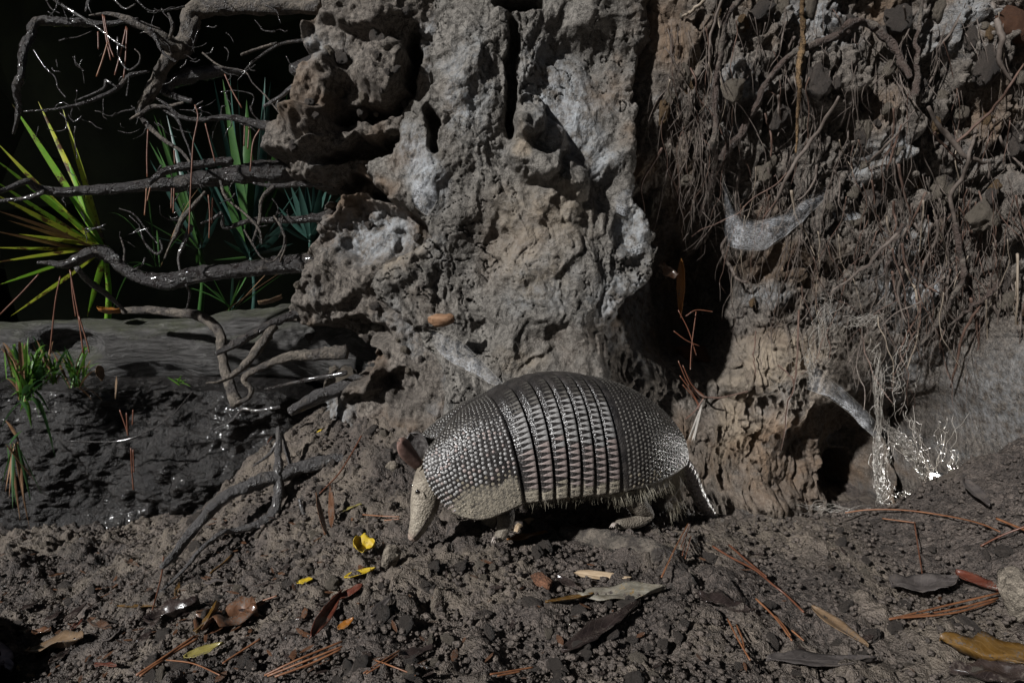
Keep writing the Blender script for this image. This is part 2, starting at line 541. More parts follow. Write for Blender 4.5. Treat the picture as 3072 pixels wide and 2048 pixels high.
bm_ = mesh_np("bank", np.stack([BX, BY, BZ], -1).reshape(-1, 3), grid_faces(len(bx), len(bt)))
tag(obj("earth_bank", bm_, M['bank']), "dark wet soil bank with a shining upper edge under the grey log", "bank", kind="structure")

# ------------------------------------------------------------------ root plate: the clay wall of the uprooted tree
plate = obj("root_plate", None)
plate.location = (0, 0, 0)
tag(plate, "towering grey clay root plate of an uprooted tree with torn roots", "root plate")

cx_ = [600, 900, 1200, 1500, 1800, 2000, 2100, 2300, 2500, 2700, 2850, 3000, 3300]
ry_ = [-150, 200, 450, 700, 850, 1000, 1150, 1300, 1450, 1650]
tab = np.array([
 [1.70, 1.48, 1.42, 1.46, 1.46, 1.40, 1.39, 1.37, 1.35, 1.33, 1.32, 1.29, 1.25],
 [1.72, 1.50, 1.43, 1.48, 1.48, 1.42, 1.42, 1.41, 1.39, 1.36, 1.35, 1.32, 1.27],
 [1.72, 1.52, 1.44, 1.48, 1.49, 1.47, 1.46, 1.44, 1.42, 1.41, 1.39, 1.35, 1.29],
 [1.72, 1.54, 1.46, 1.48, 1.51, 1.62, 1.60, 1.50, 1.46, 1.44, 1.42, 1.37, 1.31],
 [1.70, 1.54, 1.44, 1.46, 1.50, 1.74, 1.74, 1.58, 1.51, 1.47, 1.45, 1.39, 1.32],
 [1.70, 1.55, 1.42, 1.43, 1.48, 1.70, 1.70, 1.58, 1.56, 1.53, 1.47, 1.35, 1.28],
 [1.68, 1.52, 1.39, 1.38, 1.43, 1.55, 1.58, 1.59, 1.62, 1.62, 1.52, 1.30, 1.22],
 [1.65, 1.48, 1.36, 1.36, 1.40, 1.47, 1.52, 1.60, 1.68, 1.85, 1.68, 1.28, 1.18],
 [1.60, 1.40, 1.32, 1.34, 1.36, 1.42, 1.47, 1.58, 1.70, 2.05, 1.75, 1.26, 1.15],
 [1.60, 1.40, 1.32, 1.34, 1.36, 1.40, 1.45, 1.55, 1.70, 2.05, 1.75, 1.26, 1.15]])
def tab_at(sx, sy):
    fx = np.interp(sx, cx_, np.arange(len(cx_))); fy = np.interp(sy, ry_, np.arange(len(ry_)))
    ix = np.clip(fx.astype(int), 0, len(cx_) - 2); iy = np.clip(fy.astype(int), 0, len(ry_) - 2)
    tx = sst(fx - ix) * 0.5 + (fx - ix) * 0.5; ty = sst(fy - iy) * 0.5 + (fy - iy) * 0.5
    return (tab[iy, ix] * (1 - tx) * (1 - ty) + tab[iy, ix + 1] * tx * (1 - ty) + tab[iy + 1, ix] * (1 - tx) * ty + tab[iy + 1, ix + 1] * tx * ty)

lb_y = [-150, 0, 60, 110, 150, 230, 300, 340, 380, 440, 480, 520, 545, 575, 620, 650, 700, 760, 820, 880, 930, 965, 1000, 1050, 1120, 1200, 1700]
lb_x = [930, 935, 905, 865, 920, 905, 865, 845, 775, 760, 835, 835, 905, 1010, 965, 945, 930, 900, 885, 865, 835, 830, 960, 1120, 1110, 960, 760]

def stamp(sx, sy, cx, cy, rx, ry, ang=0.0, sharp=2.0):
    c, s = math.cos(math.radians(ang)), math.sin(math.radians(ang))
    u = ((sx - cx) * c + (sy - cy) * s) / rx; v = (-(sx - cx) * s + (sy - cy) * c) / ry
    d = (np.abs(u) ** sharp + np.abs(v) ** sharp) ** (1 / sharp)
    return d

wx_ = np.arange(-0.78, 1.34, 0.0029); wz_ = np.arange(-0.32, 1.10, 0.0029)
WX, WZ = np.meshgrid(wx_, wz_, indexing='ij')
WY = np.full(WX.shape, 1.45)
for it in range(3):
    SX, SY = to_s(WX, WY, WZ)
    WY = tab_at(SX, SY)
SXw = SX + 26 * fbm2(WX * 14, WZ * 14, 3, 101); SYw = SY + 26 * fbm2(WX * 14 + 5, WZ * 14, 3, 102)
right = sst((SX - 1980) / 90)
upper = sst((1120 - SY) / 260)
# clods packed between roots: upright cells of very different depth, with gaps
qx = WX * 23 + 0.9 * fbm2(WX * 11, WZ * 5, 3, 111); qz = WZ * 8.5 + 0.7 * fbm2(WX * 9 + 7, WZ * 9, 3, 112)
f1, f2, cid = worley2(qx, qz, 121)
f1b, f2b, cidb = worley2(qx * 2.1 + 3, qz * 2.6 + 0.5 * fbm2(WX * 25, WZ * 25, 2, 113), 125)
edge = np.clip((f2 - f1) * 3.2, 0, 1); edgeb = np.clip((f2b - f1b) * 3.0, 0, 1)
rel = 0.060 * (cid - 0.55) * sst(edge) + 0.018 * sst(edge) + (0.018 * (cidb - 0.4) + 0.008) * sst(edgeb)
rel_right = rel * (0.42 + 0.58 * upper) + 0.010 * ridge2(WX * 34, WZ * 9, 3, 114) * upper
rel_soft = 0.008 * ridge2(WX * 10, WZ * 6, 3, 131) + 0.030 * fbm2(WX * 5.5, WZ * 4.5, 6, 132, 0.52)
f1d, f2d, cidd = worley2(WX * 13 + 0.8 * fbm2(WX * 11, WZ * 11, 2, 141), WZ * 12 + 0.8 * fbm2(WX * 11 + 3, WZ * 11, 2, 142), 143)
crack = np.clip((f2d - f1d) * 9, 0, 1)
rel_left = rel_soft * 0.9 + 0.016 * (cidd - 0.5) * sst((f2d - f1d) * 0.9) - 0.008 * (1 - crack) * sst(fbm2(WX * 6, WZ * 6, 2, 79) * 2 + 0.4)
rel_all = right * (rel_right + rel_soft * 0.6) + (1 - right) * rel_left * 1.1
rel_all = rel_all + 0.0042 * fbm2(WX * 46, WZ * 34, 4, 151) + 0.020 * sst((SX - 2800) / 120) * sst((SY - 950) / 120) * fbm2(WX * 16, WZ * 30, 4, 153)
# flaky, terraced surface
fl = fbm2(WX * 13, WZ * 8, 3, 161) * 2.5
rel_all = rel_all + 0.006 * (np.floor(fl) + sst((fl - np.floor(fl)) * 3) - fl)
# particular holes and lumps of this wall (photo px, half sizes, tilt, metres towards the viewer)
for (cx, cy, rx, ry, ang, amp, sh) in [
    (2085, 850, 120, 230, 8, -0.10, 2.2), (2300, 1085, 170, 70, -22, 0.055, 2.4), (2300, 1400, 170, 110, 0, -0.05, 2.2),
    (2985, 1210, 170, 190, 0, 0.05, 2.5), (2780, 250, 55, 75, 0, -0.06, 2), (2880, 150, 70, 120, 0, 0.04, 2.4), (2450, 260, 80, 120, 0, 0.06, 2.3),
    (2190, 250, 60, 110, 0, 0.035, 2.4), (2620, 420, 60, 150, 8, 0.05, 2.2), (2960, 640, 60, 110, 6, 0.055, 2.2),
    (1160, 210, 70, 90, 20, 0.06, 2.2), (960, 290, 70, 120, 10, 0.07, 2.3), (900, 420, 120, 60, -18, 0.09, 2.2), (1000, 470, 110, 50, -20, 0.06, 2.2),
    (1130, 335, 110, 24, -15, -0.12, 2.2), (1110, 455, 120, 26, -16, -0.12, 2.2), (1240, 190, 26, 100, 0, -0.11, 2.2), (1110, 570, 120, 24, 6, -0.10, 2.3),
    (990, 690, 90, 90, 0, 0.01, 2.2), (980, 850, 130, 80, -15, 0.04, 2.3), (1120, 700, 120, 90, 0, -0.05, 2.2), (1040, 1010, 130, 45, -4, -0.10, 2.3), (1080, 1130, 70, 60, 0, 0.06, 2.3),
    (1210, 1150, 50, 40, 0, -0.045, 2.2), (1130, 740, 60, 60, 0, 0.03, 2.2), (880, 60, 60, 40, 0, 0.04, 2.2), (1100, 60, 120, 40, 0, 0.05, 2.2),
    (2720, 1390, 95, 110, -10, -0.20, 2.4), (2560, 1290, 160, 110, -12, -0.04, 2.2), (2640, 1480, 130, 70, 0, -0.10, 2.4)]:
    d = stamp(SXw, SYw, cx, cy, rx, ry, ang, sh)
    rel_all = rel_all + amp * sst((1.25 - d) / 0.6)
lbx = np.interp(SY, lb_y, lb_x) + 30 * fbm2(WX * 22, WZ * 22, 4, 171)
edge_d = SX - lbx
WY = WY - rel_all + 0.20 * sst((55 - edge_d) / 75) ** 2
keep_v = edge_d > -22
F = grid_faces(len(wx_), len(wz_))
kv = keep_v.ravel()
F = F[kv[F].all(1)]
used = np.zeros(WX.size, bool); used[F.ravel()] = True
remap = np.cumsum(used) - 1
V = np.stack([WX, WY, WZ], -1).reshape(-1, 3)[used]
wallm = mesh_np("clay_wall", V, remap[F][:, ::-1])
W3 = np.zeros(WX.shape + (3,), np.float32)
def patch(arr, ch, cx, cy, rx, ry, amp, sxx, syy, ang=0):
    arr[..., ch] = np.maximum(arr[..., ch], amp * sst(1.3 - stamp(sxx, syy, cx, cy, rx, ry, ang)))
W3[..., 0] = 0.55 * sst(fbm2(WX * 5, WZ * 5, 3, 181) * 1.5 - 0.1)
W3[..., 1] = 0.85 * sst(fbm2(WX * 6 + 8, WZ * 6, 3, 182) * 1.6 - 0.15)
patch(W3, 1, 3050, 100, 120, 130, 1.0, SXw, SYw); patch(W3, 1, 2010, 120, 120, 160, 0.9, SXw, SYw); patch(W3, 1, 2040, 600, 60, 300, 0.6, SXw, SYw)
patch(W3, 2, 2290, 1080, 170, 80, 1.0, SXw, SYw, -22); patch(W3, 2, 2210, 1260, 80, 130, 0.9, SXw, SYw)
patch(W3, 1, 2360, 1370, 300, 190, 1.0, SXw, SYw)  # shade of the burrow chamber painted in as darker ochre clay
patch(W3, 0, 2700, 850, 110, 170, 0.9, SXw, SYw); patch(W3, 0, 1120, 700, 160, 90, 0.8, SXw, SYw); patch(W3, 0, 2200, 270, 80, 60, 0.7, SXw, SYw)
patch(W3, 0, 2980, 1190, 170, 170, 0.5, SXw, SYw)
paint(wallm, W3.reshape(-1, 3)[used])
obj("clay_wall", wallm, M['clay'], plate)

def wall_y(x, z):
    i = int(round((x - wx_[0]) / 0.0029)); j = int(round((z - wz_[0]) / 0.0029))
    i = min(max(i, 0), len(wx_) - 1); j = min(max(j, 0), len(wz_) - 1)
    return float(WY[i, j])
def on_wall(sx, sy, off=0.0):
    d = 1.45
    for _ in range(4):
        p = at(sx, sy, d)
        y = wall_y(p.x, p.z) - off
        d += (y - p.y) * 0.8
        d = max(1.05, min(2.1, d))
    return at(sx, sy, d)

# the great block that hangs forward in the middle
OUT = [(1300, -60), (1300, 50), (1292, 150), (1275, 225), (1303, 250), (1252, 300), (1216, 332), (1200, 400), (1160, 452), (1086, 490), (1110, 540), (1160, 592), (1215, 622),
       (1272, 660), (1292, 708), (1232, 748), (1180, 772), (1112, 830), (1100, 862), (1132, 905), (1170, 932), (1205, 962), (1250, 1002), (1285, 1062), (1330, 1140), (1330, 1300),
       (1840, 1300), (1835, 1100), (1832, 1000), (1862, 925), (1902, 884), (1952, 842), (1968, 780), (1972, 702), (1935, 642), (1904, 602), (1922, 522), (1912, 422), (1917, 332),
       (1906, 252), (1924, 182), (1962, 102), (1952, 42), (1960, -60)]
def signed_dist(px, py, poly):
    d = np.full(px.shape, 1e9); inside = np.zeros(px.shape, bool)
    n = len(poly)
    for i in range(n):
        x1, y1 = poly[i]; x2, y2 = poly[(i + 1) % n]
        ex, ey = x2 - x1, y2 - y1
        t = np.clip(((px - x1) * ex + (py - y1) * ey) / (ex * ex + ey * ey), 0, 1)
        d = np.minimum(d, (px - x1 - t * ex) ** 2 + (py - y1 - t * ey) ** 2)
        cond = ((y1 > py) != (y2 > py)) & (px < (x2 - x1) * (py - y1) / (y2 - y1 + 1e-9) + x1)
        inside ^= cond
    return np.where(inside, 1, -1) * np.sqrt(d)
kx = np.arange(-0.34, 0.36, 0.0021); kz = np.arange(0.0, 1.02, 0.0021)
KX, KZ = np.meshgrid(kx, kz, indexing='ij')
def block_base(sx, sy):
    y = np.interp(sy, [-100, 200, 500, 800, 1000, 1150, 1300], [1.36, 1.345, 1.335, 1.32, 1.30, 1.27, 1.25])
    return y + 0.03 * sst((1350 - sx) / 250) + 0.035 * sst((sx - 1750) / 250)
KY = np.full(KX.shape, 1.33)
for it in range(3):
    SX, SY = to_s(KX, KY, KZ); KY = block_base(SX, SY)
SXw = SX + 18 * fbm2(KX * 16, KZ * 16, 4, 201); SYw = SY + 18 * fbm2(KX * 16 + 5, KZ * 16, 4, 202)
lower = sst((SY - 470) / 160)                      # rough lumpy foot, smoother slabs above
slab = sst((SXw - 1560) / 50) * sst((560 - SYw + (SXw - 1700) * 0.3) / 90) * sst((SXw * 0.75 + 330 - SYw * -1.0 - 1400) / 60)
wxk = KX + 0.05 * fbm2(KX * 7, KZ * 5, 3, 206); wzk = KZ + 0.05 * fbm2(KX * 7 + 4, KZ * 5, 3, 207)
h = 0.028 * fbm2(wxk * 4.5, wzk * 3.2, 6, 212, 0.52) + 0.007 * ridge2(wxk * 8, wzk * 3.0, 3, 211)
f1, f2, cid = worley2(KX * 15 + 1.0 * fbm2(KX * 12, KZ * 12, 3, 213), KZ * 12 + 1.0 * fbm2(KX * 12 + 3, KZ * 12, 3, 214), 215)
lumps = 0.016 * (cid - 0.4) * sst((f2 - f1) * 0.9)
f1b, f2b, cidb = worley2(KX * 40 + 1.2 * fbm2(KX * 30, KZ * 30, 2, 216), KZ * 26 + fbm2(KX * 30 + 3, KZ * 30, 2, 217), 218)
chips = 0.0050 * np.maximum(cidb - 0.45, 0) * sst((f2b - f1b) * 1.2) + 0.0040 * np.maximum(ridge2(wxk * 13, wzk * 6, 2, 219), 0) * lower
f1c, f2c, cidc = worley2(KX * 6 + 1.5 * fbm2(KX * 9, KZ * 9, 3, 221), KZ * 4.5 + 1.5 * fbm2(KX * 9 + 3, KZ * 9, 3, 222), 223)
cracks = -0.016 * sst(1 - (f2c - f1c) * 30) * sst(fbm2(KX * 4, KZ * 4, 2, 77) * 2 + 0.6) - 0.006 * sst(1 - (f2 - f1) * 20) * sst(fbm2(KX * 6, KZ * 6, 2, 78) * 2 + 0.3)
h = h + lumps * (0.10 + 0.58 * lower) * (1 - 0.8 * slab) + chips * (0.35 + 0.55 * lower) * (1 - 0.6 * slab) + cracks
fl = fbm2(wxk * 9, wzk * 4, 4, 231) * 2.0
h = h + 0.005 * (np.floor(fl) + sst((fl - np.floor(fl)) * 3) - fl) * (1 - 0.6 * slab)
h = h + 0.0022 * fbm2(KX * 50, KZ * 38, 4, 232)
for (cx, cy, rx, ry, ang, amp, sh) in [
    (1440, 200, 85, 230, 3, 0.045, 3), (1535, 235, 20, 165, 2, -0.075, 3), (1545, 380, 30, 60, 0, -0.03, 2),
    (1740, 300, 150, 200, 8, -0.040, 2.6),
    (1590, 360, 40, 60, 10, 0.06, 2.6), (1610, 450, 90, 85, 30, 0.065, 2.5), (1690, 520, 80, 50, 35, 0.05, 2.4),
    (1305, 395, 22, 70, -12, -0.085, 2.4), (1365, 400, 50, 140, 4, 0.020, 2.4),
    (1215, 520, 100, 120, 30, 0.030, 2.6), (1420, 560, 70, 130, 5, 0.025, 2.4), (1330, 690, 60, 60, 0, 0.025, 2.3),
    (1560, 610, 90, 110, 0, 0.035, 2.4), (1690, 610, 75, 70, 20, 0.035, 2.4), (1790, 560, 60, 60, 0, -0.05, 2.4),
    (1180, 800, 80, 60, -30, 0.05, 2.3), (1315, 870, 22, 60, -4, -0.06, 2.4), (1345, 880, 14, 60, -4, -0.04, 2.4),
    (1430, 830, 80, 60, -20, -0.032, 2.3), (1590, 770, 150, 60, -15, 0.035, 2.4), (1700, 880, 140, 120, 0, 0.035, 2.4),
    (1880, 690, 34, 60, 0, -0.06, 2.3), (1905, 800, 28, 36, 20, -0.055, 2.3), (1855, 800, 24, 30, 0, -0.03, 2.3), (1930, 620, 40, 70, -10, 0.02, 2.4),
    (1280, 1000, 60, 20, -8, -0.05, 2.3), (1400, 980, 60, 20, 20, -0.04, 2.3), (1660, 1030, 40, 30, 60, -0.04, 2.3), (1600, 1080, 30, 12, -30, -0.03, 2.3),
    (1560, 20, 60, 32, 0, -0.14, 2.4), (1480, 700, 16, 60, 10, -0.03, 2.3), (1750, 60, 40, 90, 30, 0.02, 2.3), (1820, 130, 30, 80, 25, -0.03, 2.3)]:
    d = stamp(SXw, SYw, cx, cy, rx, ry, ang, sh)
    keyed = (cx, cy) in ((1535, 235), (1305, 395), (1740, 300), (1560, 20), (1590, 360), (1610, 450))
    h = h + amp * (0.9 if keyed else 0.5 if amp > 0 else 0.35) * sst(((1.2 if keyed else 1.45) - d) / (0.40 if keyed else 0.9))
sd = signed_dist(SXw * 0.6 + SX * 0.4, SYw * 0.6 + SY * 0.4, OUT) + 9 * fbm2(KX * 50, KZ * 50, 3, 241)
rim = np.clip(sd / 34, 0, 1)
KY = KY - h + 0.05 * (1 - np.sqrt(1 - (1 - rim) ** 2)) + 0.16 * sst((6 - sd) / 22)
keep = (sd > -12).ravel()
F = grid_faces(len(kx), len(kz)); F = F[keep[F].all(1)]
used = np.zeros(KX.size, bool); used[F.ravel()] = True
remap = np.cumsum(used) - 1
bmesh_ = mesh_np("clay_block", np.stack([KX, KY, KZ], -1).reshape(-1, 3)[used], remap[F][:, ::-1])
W3 = np.zeros(KX.shape + (3,), np.float32)
W3[..., 0] = 0.35 * sst(fbm2(KX * 6, KZ * 6, 3, 251) * 1.5 - 0.1)
W3[..., 1] = 0.40 * sst(fbm2(KX * 5 + 8, KZ * 5, 3, 252) * 1.5 - 0.2)
for (ch, cx, cy, rx, ry, amp, ang) in [(0, 1690, 300, 110, 200, 1.0, -25), (0, 1270, 500, 60, 130, 1.0, -20), (0, 1390, 330, 60, 70, 0.9, 0), (0, 1850, 900, 110, 90, 0.7, -40),
        (0, 1900, 690, 60, 120, 0.7, 0), (0, 1800, 480, 60, 60, 0.7, 0), (1, 1830, 200, 110, 150, 0.8, 20), (1, 1890, 410, 40, 60, 0.9, 0), (1, 1170, 560, 60, 40, 0.8, 30),
        (2, 1620, 650, 200, 110, 0.55, 0), (2, 1200, 760, 90, 60, 0.7, -20), (2, 1590, 800, 130, 90, 0.5, 0), (2, 1560, 450, 30, 50, 0.9, 0), (2, 1560, 1080, 90, 50, 0.5, 0)]:
    patch(W3, ch, cx, cy, rx, ry, amp, SXw, SYw, ang)
paint(bmesh_, W3.reshape(-1, 3)[used])
obj("clay_block", bmesh_, M['clay_block'], plate)

# ------------------------------------------------------------------ the fallen log behind the bank
def log_mat():
    m, nt, b = new_mat("log_wood")
    v = coords(nt)
    mp = N(nt, "ShaderNodeMapping"); mp.inputs["Scale"].default_value = (1.0, 5.0, 5.0); nt.links.new(v, mp.inputs[0])
    st = noise(nt, 14, 8, 0.7, mp.outputs[0], 0.6)
    pt = noise(nt, 7, 6, 0.7, v)
    c = mix(nt, ramp(nt, st, [(0.38, 0.0), (0.62, 1.0)]), (0.012, 0.011, 0.010), (0.105, 0.100, 0.096))
    c = mix(nt, ramp(nt, pt, [(0.46, 0.0), (0.62, 0.75)]), c, (0.016, 0.014, 0.012))
    geo = N(nt, "ShaderNodeNewGeometry"); sep = N(nt, "ShaderNodeSeparateXYZ"); nt.links.new(geo.outputs["Normal"], sep.inputs[0])
    algae = math_n(nt, 'MULTIPLY', ramp(nt, sep.outputs[2], [(0.45, 0.0), (0.8, 1.0)]), ramp(nt, noise(nt, 20, 5, 0.7, v), [(0.35, 0.2), (0.6, 0.9)]))
    c = mix(nt, algae, c, (0.050, 0.053, 0.030))
    nt.links.new(c, b.inputs["Base Color"]); b.inputs["Roughness"].default_value = 0.55
    bump(nt, b, math_n(nt, 'ADD', st, math_n(nt, 'MULTIPLY', pt, 0.5)), 1.0, 0.018)
    return m
log_root = obj("fallen_log", None); log_root.location = at(300, 1090, 1.86)
tag(log_root, "weathered grey log lying along the top of the wet bank", "log")
lp = [at(-420, 1075, 1.80), at(-100, 1062, 1.82), at(250, 1055, 1.86), at(520, 1050, 1.88), at(760, 1035, 1.88), at(960, 1025, 1.86), at(1180, 1040, 1.80)]
lr = [0.082, 0.084, 0.085, 0.090, 0.098, 0.112, 0.13]
V, F = tube_geo([p - log_root.location for p in lp], lr, sides=44, per=34, rough=0.09, seed=4)
V = np.array(V)
wpos = V + np.array(log_root.location)
SXl, SYl = to_s(wpos[:, 0], wpos[:, 1], wpos[:, 2])
dent = 0.085 * sst(1.3 - stamp(SXl, SYl, 190, 1045, 110, 60, 0)) + 0.025 * sst(1.3 - stamp(SXl, SYl, 480, 1120, 110, 40, 0)) + 0.02 * sst(1.3 - stamp(SXl, SYl, 730, 1000, 90, 30, -10))
V[:, 1] += dent
V[:, 2] += 0.006 * fbm2(V[:, 0] * 12, V[:, 2] * 60, 3, 9)
obj("trunk", mesh_py("trunk", V, F), log_mat(), log_root)

# ------------------------------------------------------------------ torn roots (photo px in enlarged views, turned into places)
def Z1(x, y): return x / 2.24, y / 2.24
def Z4(x, y): return x / 2.24, 680 + y / 2.24
def ZB(x, y): return x / 2.24, 1348 + y / 2.24
def ZC(x, y): return 1024 + x / 2.24, 1348 + y / 2.24
def ZR(x, y): return 2048 + x / 2.24, 1348 + y / 2.24
def Z3(x, y): return 2048 + x / 2.24, y / 2.24
def Z6(x, y): return 2048 + x / 2.24, 680 + y / 2.24

def root(zf, pts, rad, d0, d1, mat, parent=None, name="tree_root", sides=10, per=9, rough=0.34, wob=0.0, seed=None):
    P, R = [], []
    for k, (x, y) in enumerate(pts):
        t = k / (len(pts) - 1); d = d0 + (d1 - d0) * t
        P.append(at(*zf(x, y), d))
        r = rad[0] + (rad[-1] - rad[0]) * t if len(rad) == 2 else rad[k]
        R.append(r / 2.24 / FOC * d)
    return tube(name, P, R, M[mat], parent if parent is not None else plate, sides=sides, per=per, rough=rough, wob=wob,
                seed=seed if seed is not None else rng.randrange(1, 900))

root(Z1, [(2150, 50), (1700, 50), (1330, 70), (1275, 190), (1235, 310), (1130, 400), (1070, 500), (1030, 600), (960, 700), (930, 760)],
     [50, 46, 55, 58, 60, 45, 42, 40, 30, 12], 1.58, 1.50, 'root_clay', sides=16, per=14, rough=0.35)
root(Z1, [(1230, 320), (1130, 290), (1050, 220), (930, 165), (760, 100), (600, 105)], [40, 45, 42, 30, 15, 5], 1.52, 1.45, 'root_clay')
root(Z1, [(930, 130), (700, 165), (560, 150), (400, 150), (280, 140), (225, 170), (205, 250), (170, 300), (150, 400), (140, 530)], [12, 20, 28, 30, 30, 30, 26, 30, 24, 20], 1.52, 1.42, 'root_wet', rough=0.35, per=12)
root(Z1, [(140, 520), (110, 600), (130, 720), (90, 900)], [30, 26, 20, 8], 1.43, 1.5, 'root_wet')
root(Z1, [(225, 335), (300, 450), (370, 520), (390, 590), (440, 655)], [5, 4], 1.42, 1.40, 'root_wet', sides=6)
root(Z1, [(160, 750), (400, 730), (600, 680), (780, 600), (870, 510), (1000, 480)], [5, 9, 12, 14, 14, 8], 1.42, 1.50, 'root_wet')
root(Z1, [(500, 680), (690, 600), (715, 545), (790, 590)], [4, 9, 12, 5], 1.43, 1.42, 'root_wet', sides=6)
root(Z1, [(360, 0), (480, 75), (640, 175), (760, 270), (840, 320)], [8, 12, 8, 8, 5], 1.45, 1.43, 'root_wet', sides=7)
root(Z1, [(790, 250), (800, 380), (860, 470), (930, 430), (940, 370), (905, 330)], [6, 7, 7, 6, 5, 4], 1.44, 1.42, 'root_wet', sides=7)
root(Z1, [(870, 490), (860, 580), (850, 645)], [5, 5], 1.43, 1.42, 'root_wet', sides=6)
root(Z1, [(310, 0), (345, 60), (400, 90)], [6, 4], 1.46, 1.44, 'root_wet', sides=6)
root(Z1, [(600, 0), (575, 80)], [14, 8], 1.46, 1.45, 'root_wet', sides=7)
root(Z1, [(770, 0), (840, 60), (910, 30)], [8, 6], 1.45, 1.44, 'root_wet', sides=6)
root(Z1, [(915, 0), (1010, 75), (1150, 65), (1240, 45)], [8, 7], 1.45, 1.5, 'root_wet', sides=6)
root(Z1, [(1130, 90), (1160, 170), (1145, 240), (1120, 300)], [8, 14, 12, 6], 1.48, 1.5, 'root_clay', sides=7)
root(Z1, [(1000, 190), (1050, 260), (1090, 350), (1180, 415)], [14, 16, 10, 6], 1.47, 1.48, 'root_wet', sides=8)
root(Z1, [(1960, 860), (1780, 845), (1600, 800), (1480, 790), (1350, 805), (1210, 785), (1130, 715), (1050, 660)], [40, 34, 24, 18, 15, 15, 14, 6], 1.50, 1.44, 'root_wet')
root(Z1, [(1290, 680), (1150, 640), (1110, 600), (1240, 520), (1500, 480), (1660, 490)], [14, 24, 30, 50, 34, 12], 1.52, 1.6, 'root_wet', rough=0.4)
root(Z1, [(935, 770), (1000, 850), (1100, 940), (1220, 1020), (1290, 1110)], [18, 18, 14, 11, 8], 1.49, 1.47, 'root_clay', sides=8)
root(Z1, [(1100, 740), (1190, 800), (1230, 900), (1270, 1000), (1290, 1080)], [8, 10, 8, 6, 5], 1.46, 1.45, 'root_wet', sides=7)
root(Z1, [(870, 805), (950, 760), (1020, 720), (1130, 715), (1230, 690)], [4, 13, 14, 13, 8], 1.47, 1.45, 'root_clay', sides=8)
root(Z1, [(750, 785), (820, 750), (910, 735)], [4, 6], 1.49, 1.47, 'root_wet', sides=6)
root(Z1, [(2330, 1060), (1980, 1130), (1850, 1150), (1650, 1165), (1400, 1200), (1200, 1235), (1050, 1240), (850, 1260), (600, 1280), (400, 1290), (260, 1265), (180, 1220), (60, 1265), (-40, 1300)],
     [100, 84, 75, 62, 55, 48, 42, 36, 33, 32, 28, 18, 16, 14], 1.64, 1.36, 'root_wet', sides=14, per=14, rough=0.25)
root(Z1, [(1560, 1080), (1300, 1110), (1110, 1150), (1000, 1230)], [30, 28, 24, 18], 1.50, 1.43, 'root_wet')
root(Z1, [(300, 1290), (180, 1330), (40, 1345), (-60, 1360)], [16, 14, 12, 10], 1.37, 1.36, 'root_wet')
root(Z1, [(1360, 355), (1480, 445), (1640, 480), (1700, 560), (1790, 650), (1880, 765)], [6, 7, 5, 5, 5, 4], 1.5, 1.48, 'root_clay', sides=6)
root(Z1, [(1640, 480), (1720, 400), (1880, 300), (2050, 270)], [6, 8, 10, 14], 1.5, 1.55, 'root_wet', sides=7)
root(Z1, [(2330, 300), (2200, 370), (2080, 430), (1965, 475)], [50, 48, 46, 42], 1.46, 1.40, 'root_wet', sides=14, rough=0.08)
root(Z1, [(2060, 545), (1960, 590), (1870, 660), (1770, 715)], [16, 16, 14, 8], 1.5, 1.48, 'root_grey', sides=9)
root(Z1, [(1620, 370), (1700, 340), (1860, 290)], [10, 10], 1.52, 1.55, 'root_clay', sides=6)
root(Z1, [(1480, 620), (1580, 610), (1700, 640), (1690, 720)], [4, 4], 1.5, 1.5, 'root_wet', sides=5)
root(Z1, [(1380, 1290), (1300, 1380), (1220, 1480), (1170, 1600)], [10, 14, 17, 15], 1.47, 1.47, 'root_clay', sides=8)
root(Z1, [(1490, 1430), (1510, 1530), (1620, 1500), (1720, 1480), (2000, 1475), (2300, 1440)], [12, 14, 16, 18, 26, 34], 1.46, 1.52, 'root_wet', sides=9)
root(Z1, [(1490, 1430), (1430, 1470), (1350, 1500)], [14, 10, 6], 1.46, 1.45, 'root_grey', sides=8)
root(Z1, [(1840, 1250), (1760, 1340), (1745, 1480), (1700, 1620)], [16, 13, 12, 7], 1.47, 1.47, 'root_clay', sides=8)
root(Z1, [(1480, 1215), (1520, 1330), (1640, 1430), (1740, 1540), (1760, 1640)], [10, 9, 8, 9, 6], 1.47, 1.46, 'root_clay', sides=7)
root(Z1, [(2300, 1240), (2050, 1235), (1850, 1250), (1700, 1230)], [26, 20, 16, 8], 1.5, 1.48, 'root_wet', sides=8)
root(Z1, [(1840, 1450), (1890, 1530), (1920, 1640), (1880, 1760)], [6, 8, 8, 5], 1.48, 1.47, 'root_clay', sides=6)
root(Z1, [(800, 1400), (900, 1440), (980, 1540), (1060, 1640)], [3, 5, 6, 4], 1.5, 1.5, 'root_wet', sides=5)
root(Z1, [(900, 1560), (940, 1520), (870, 1450)], [4, 4], 1.5, 1.5, 'root_wet', sides=5)
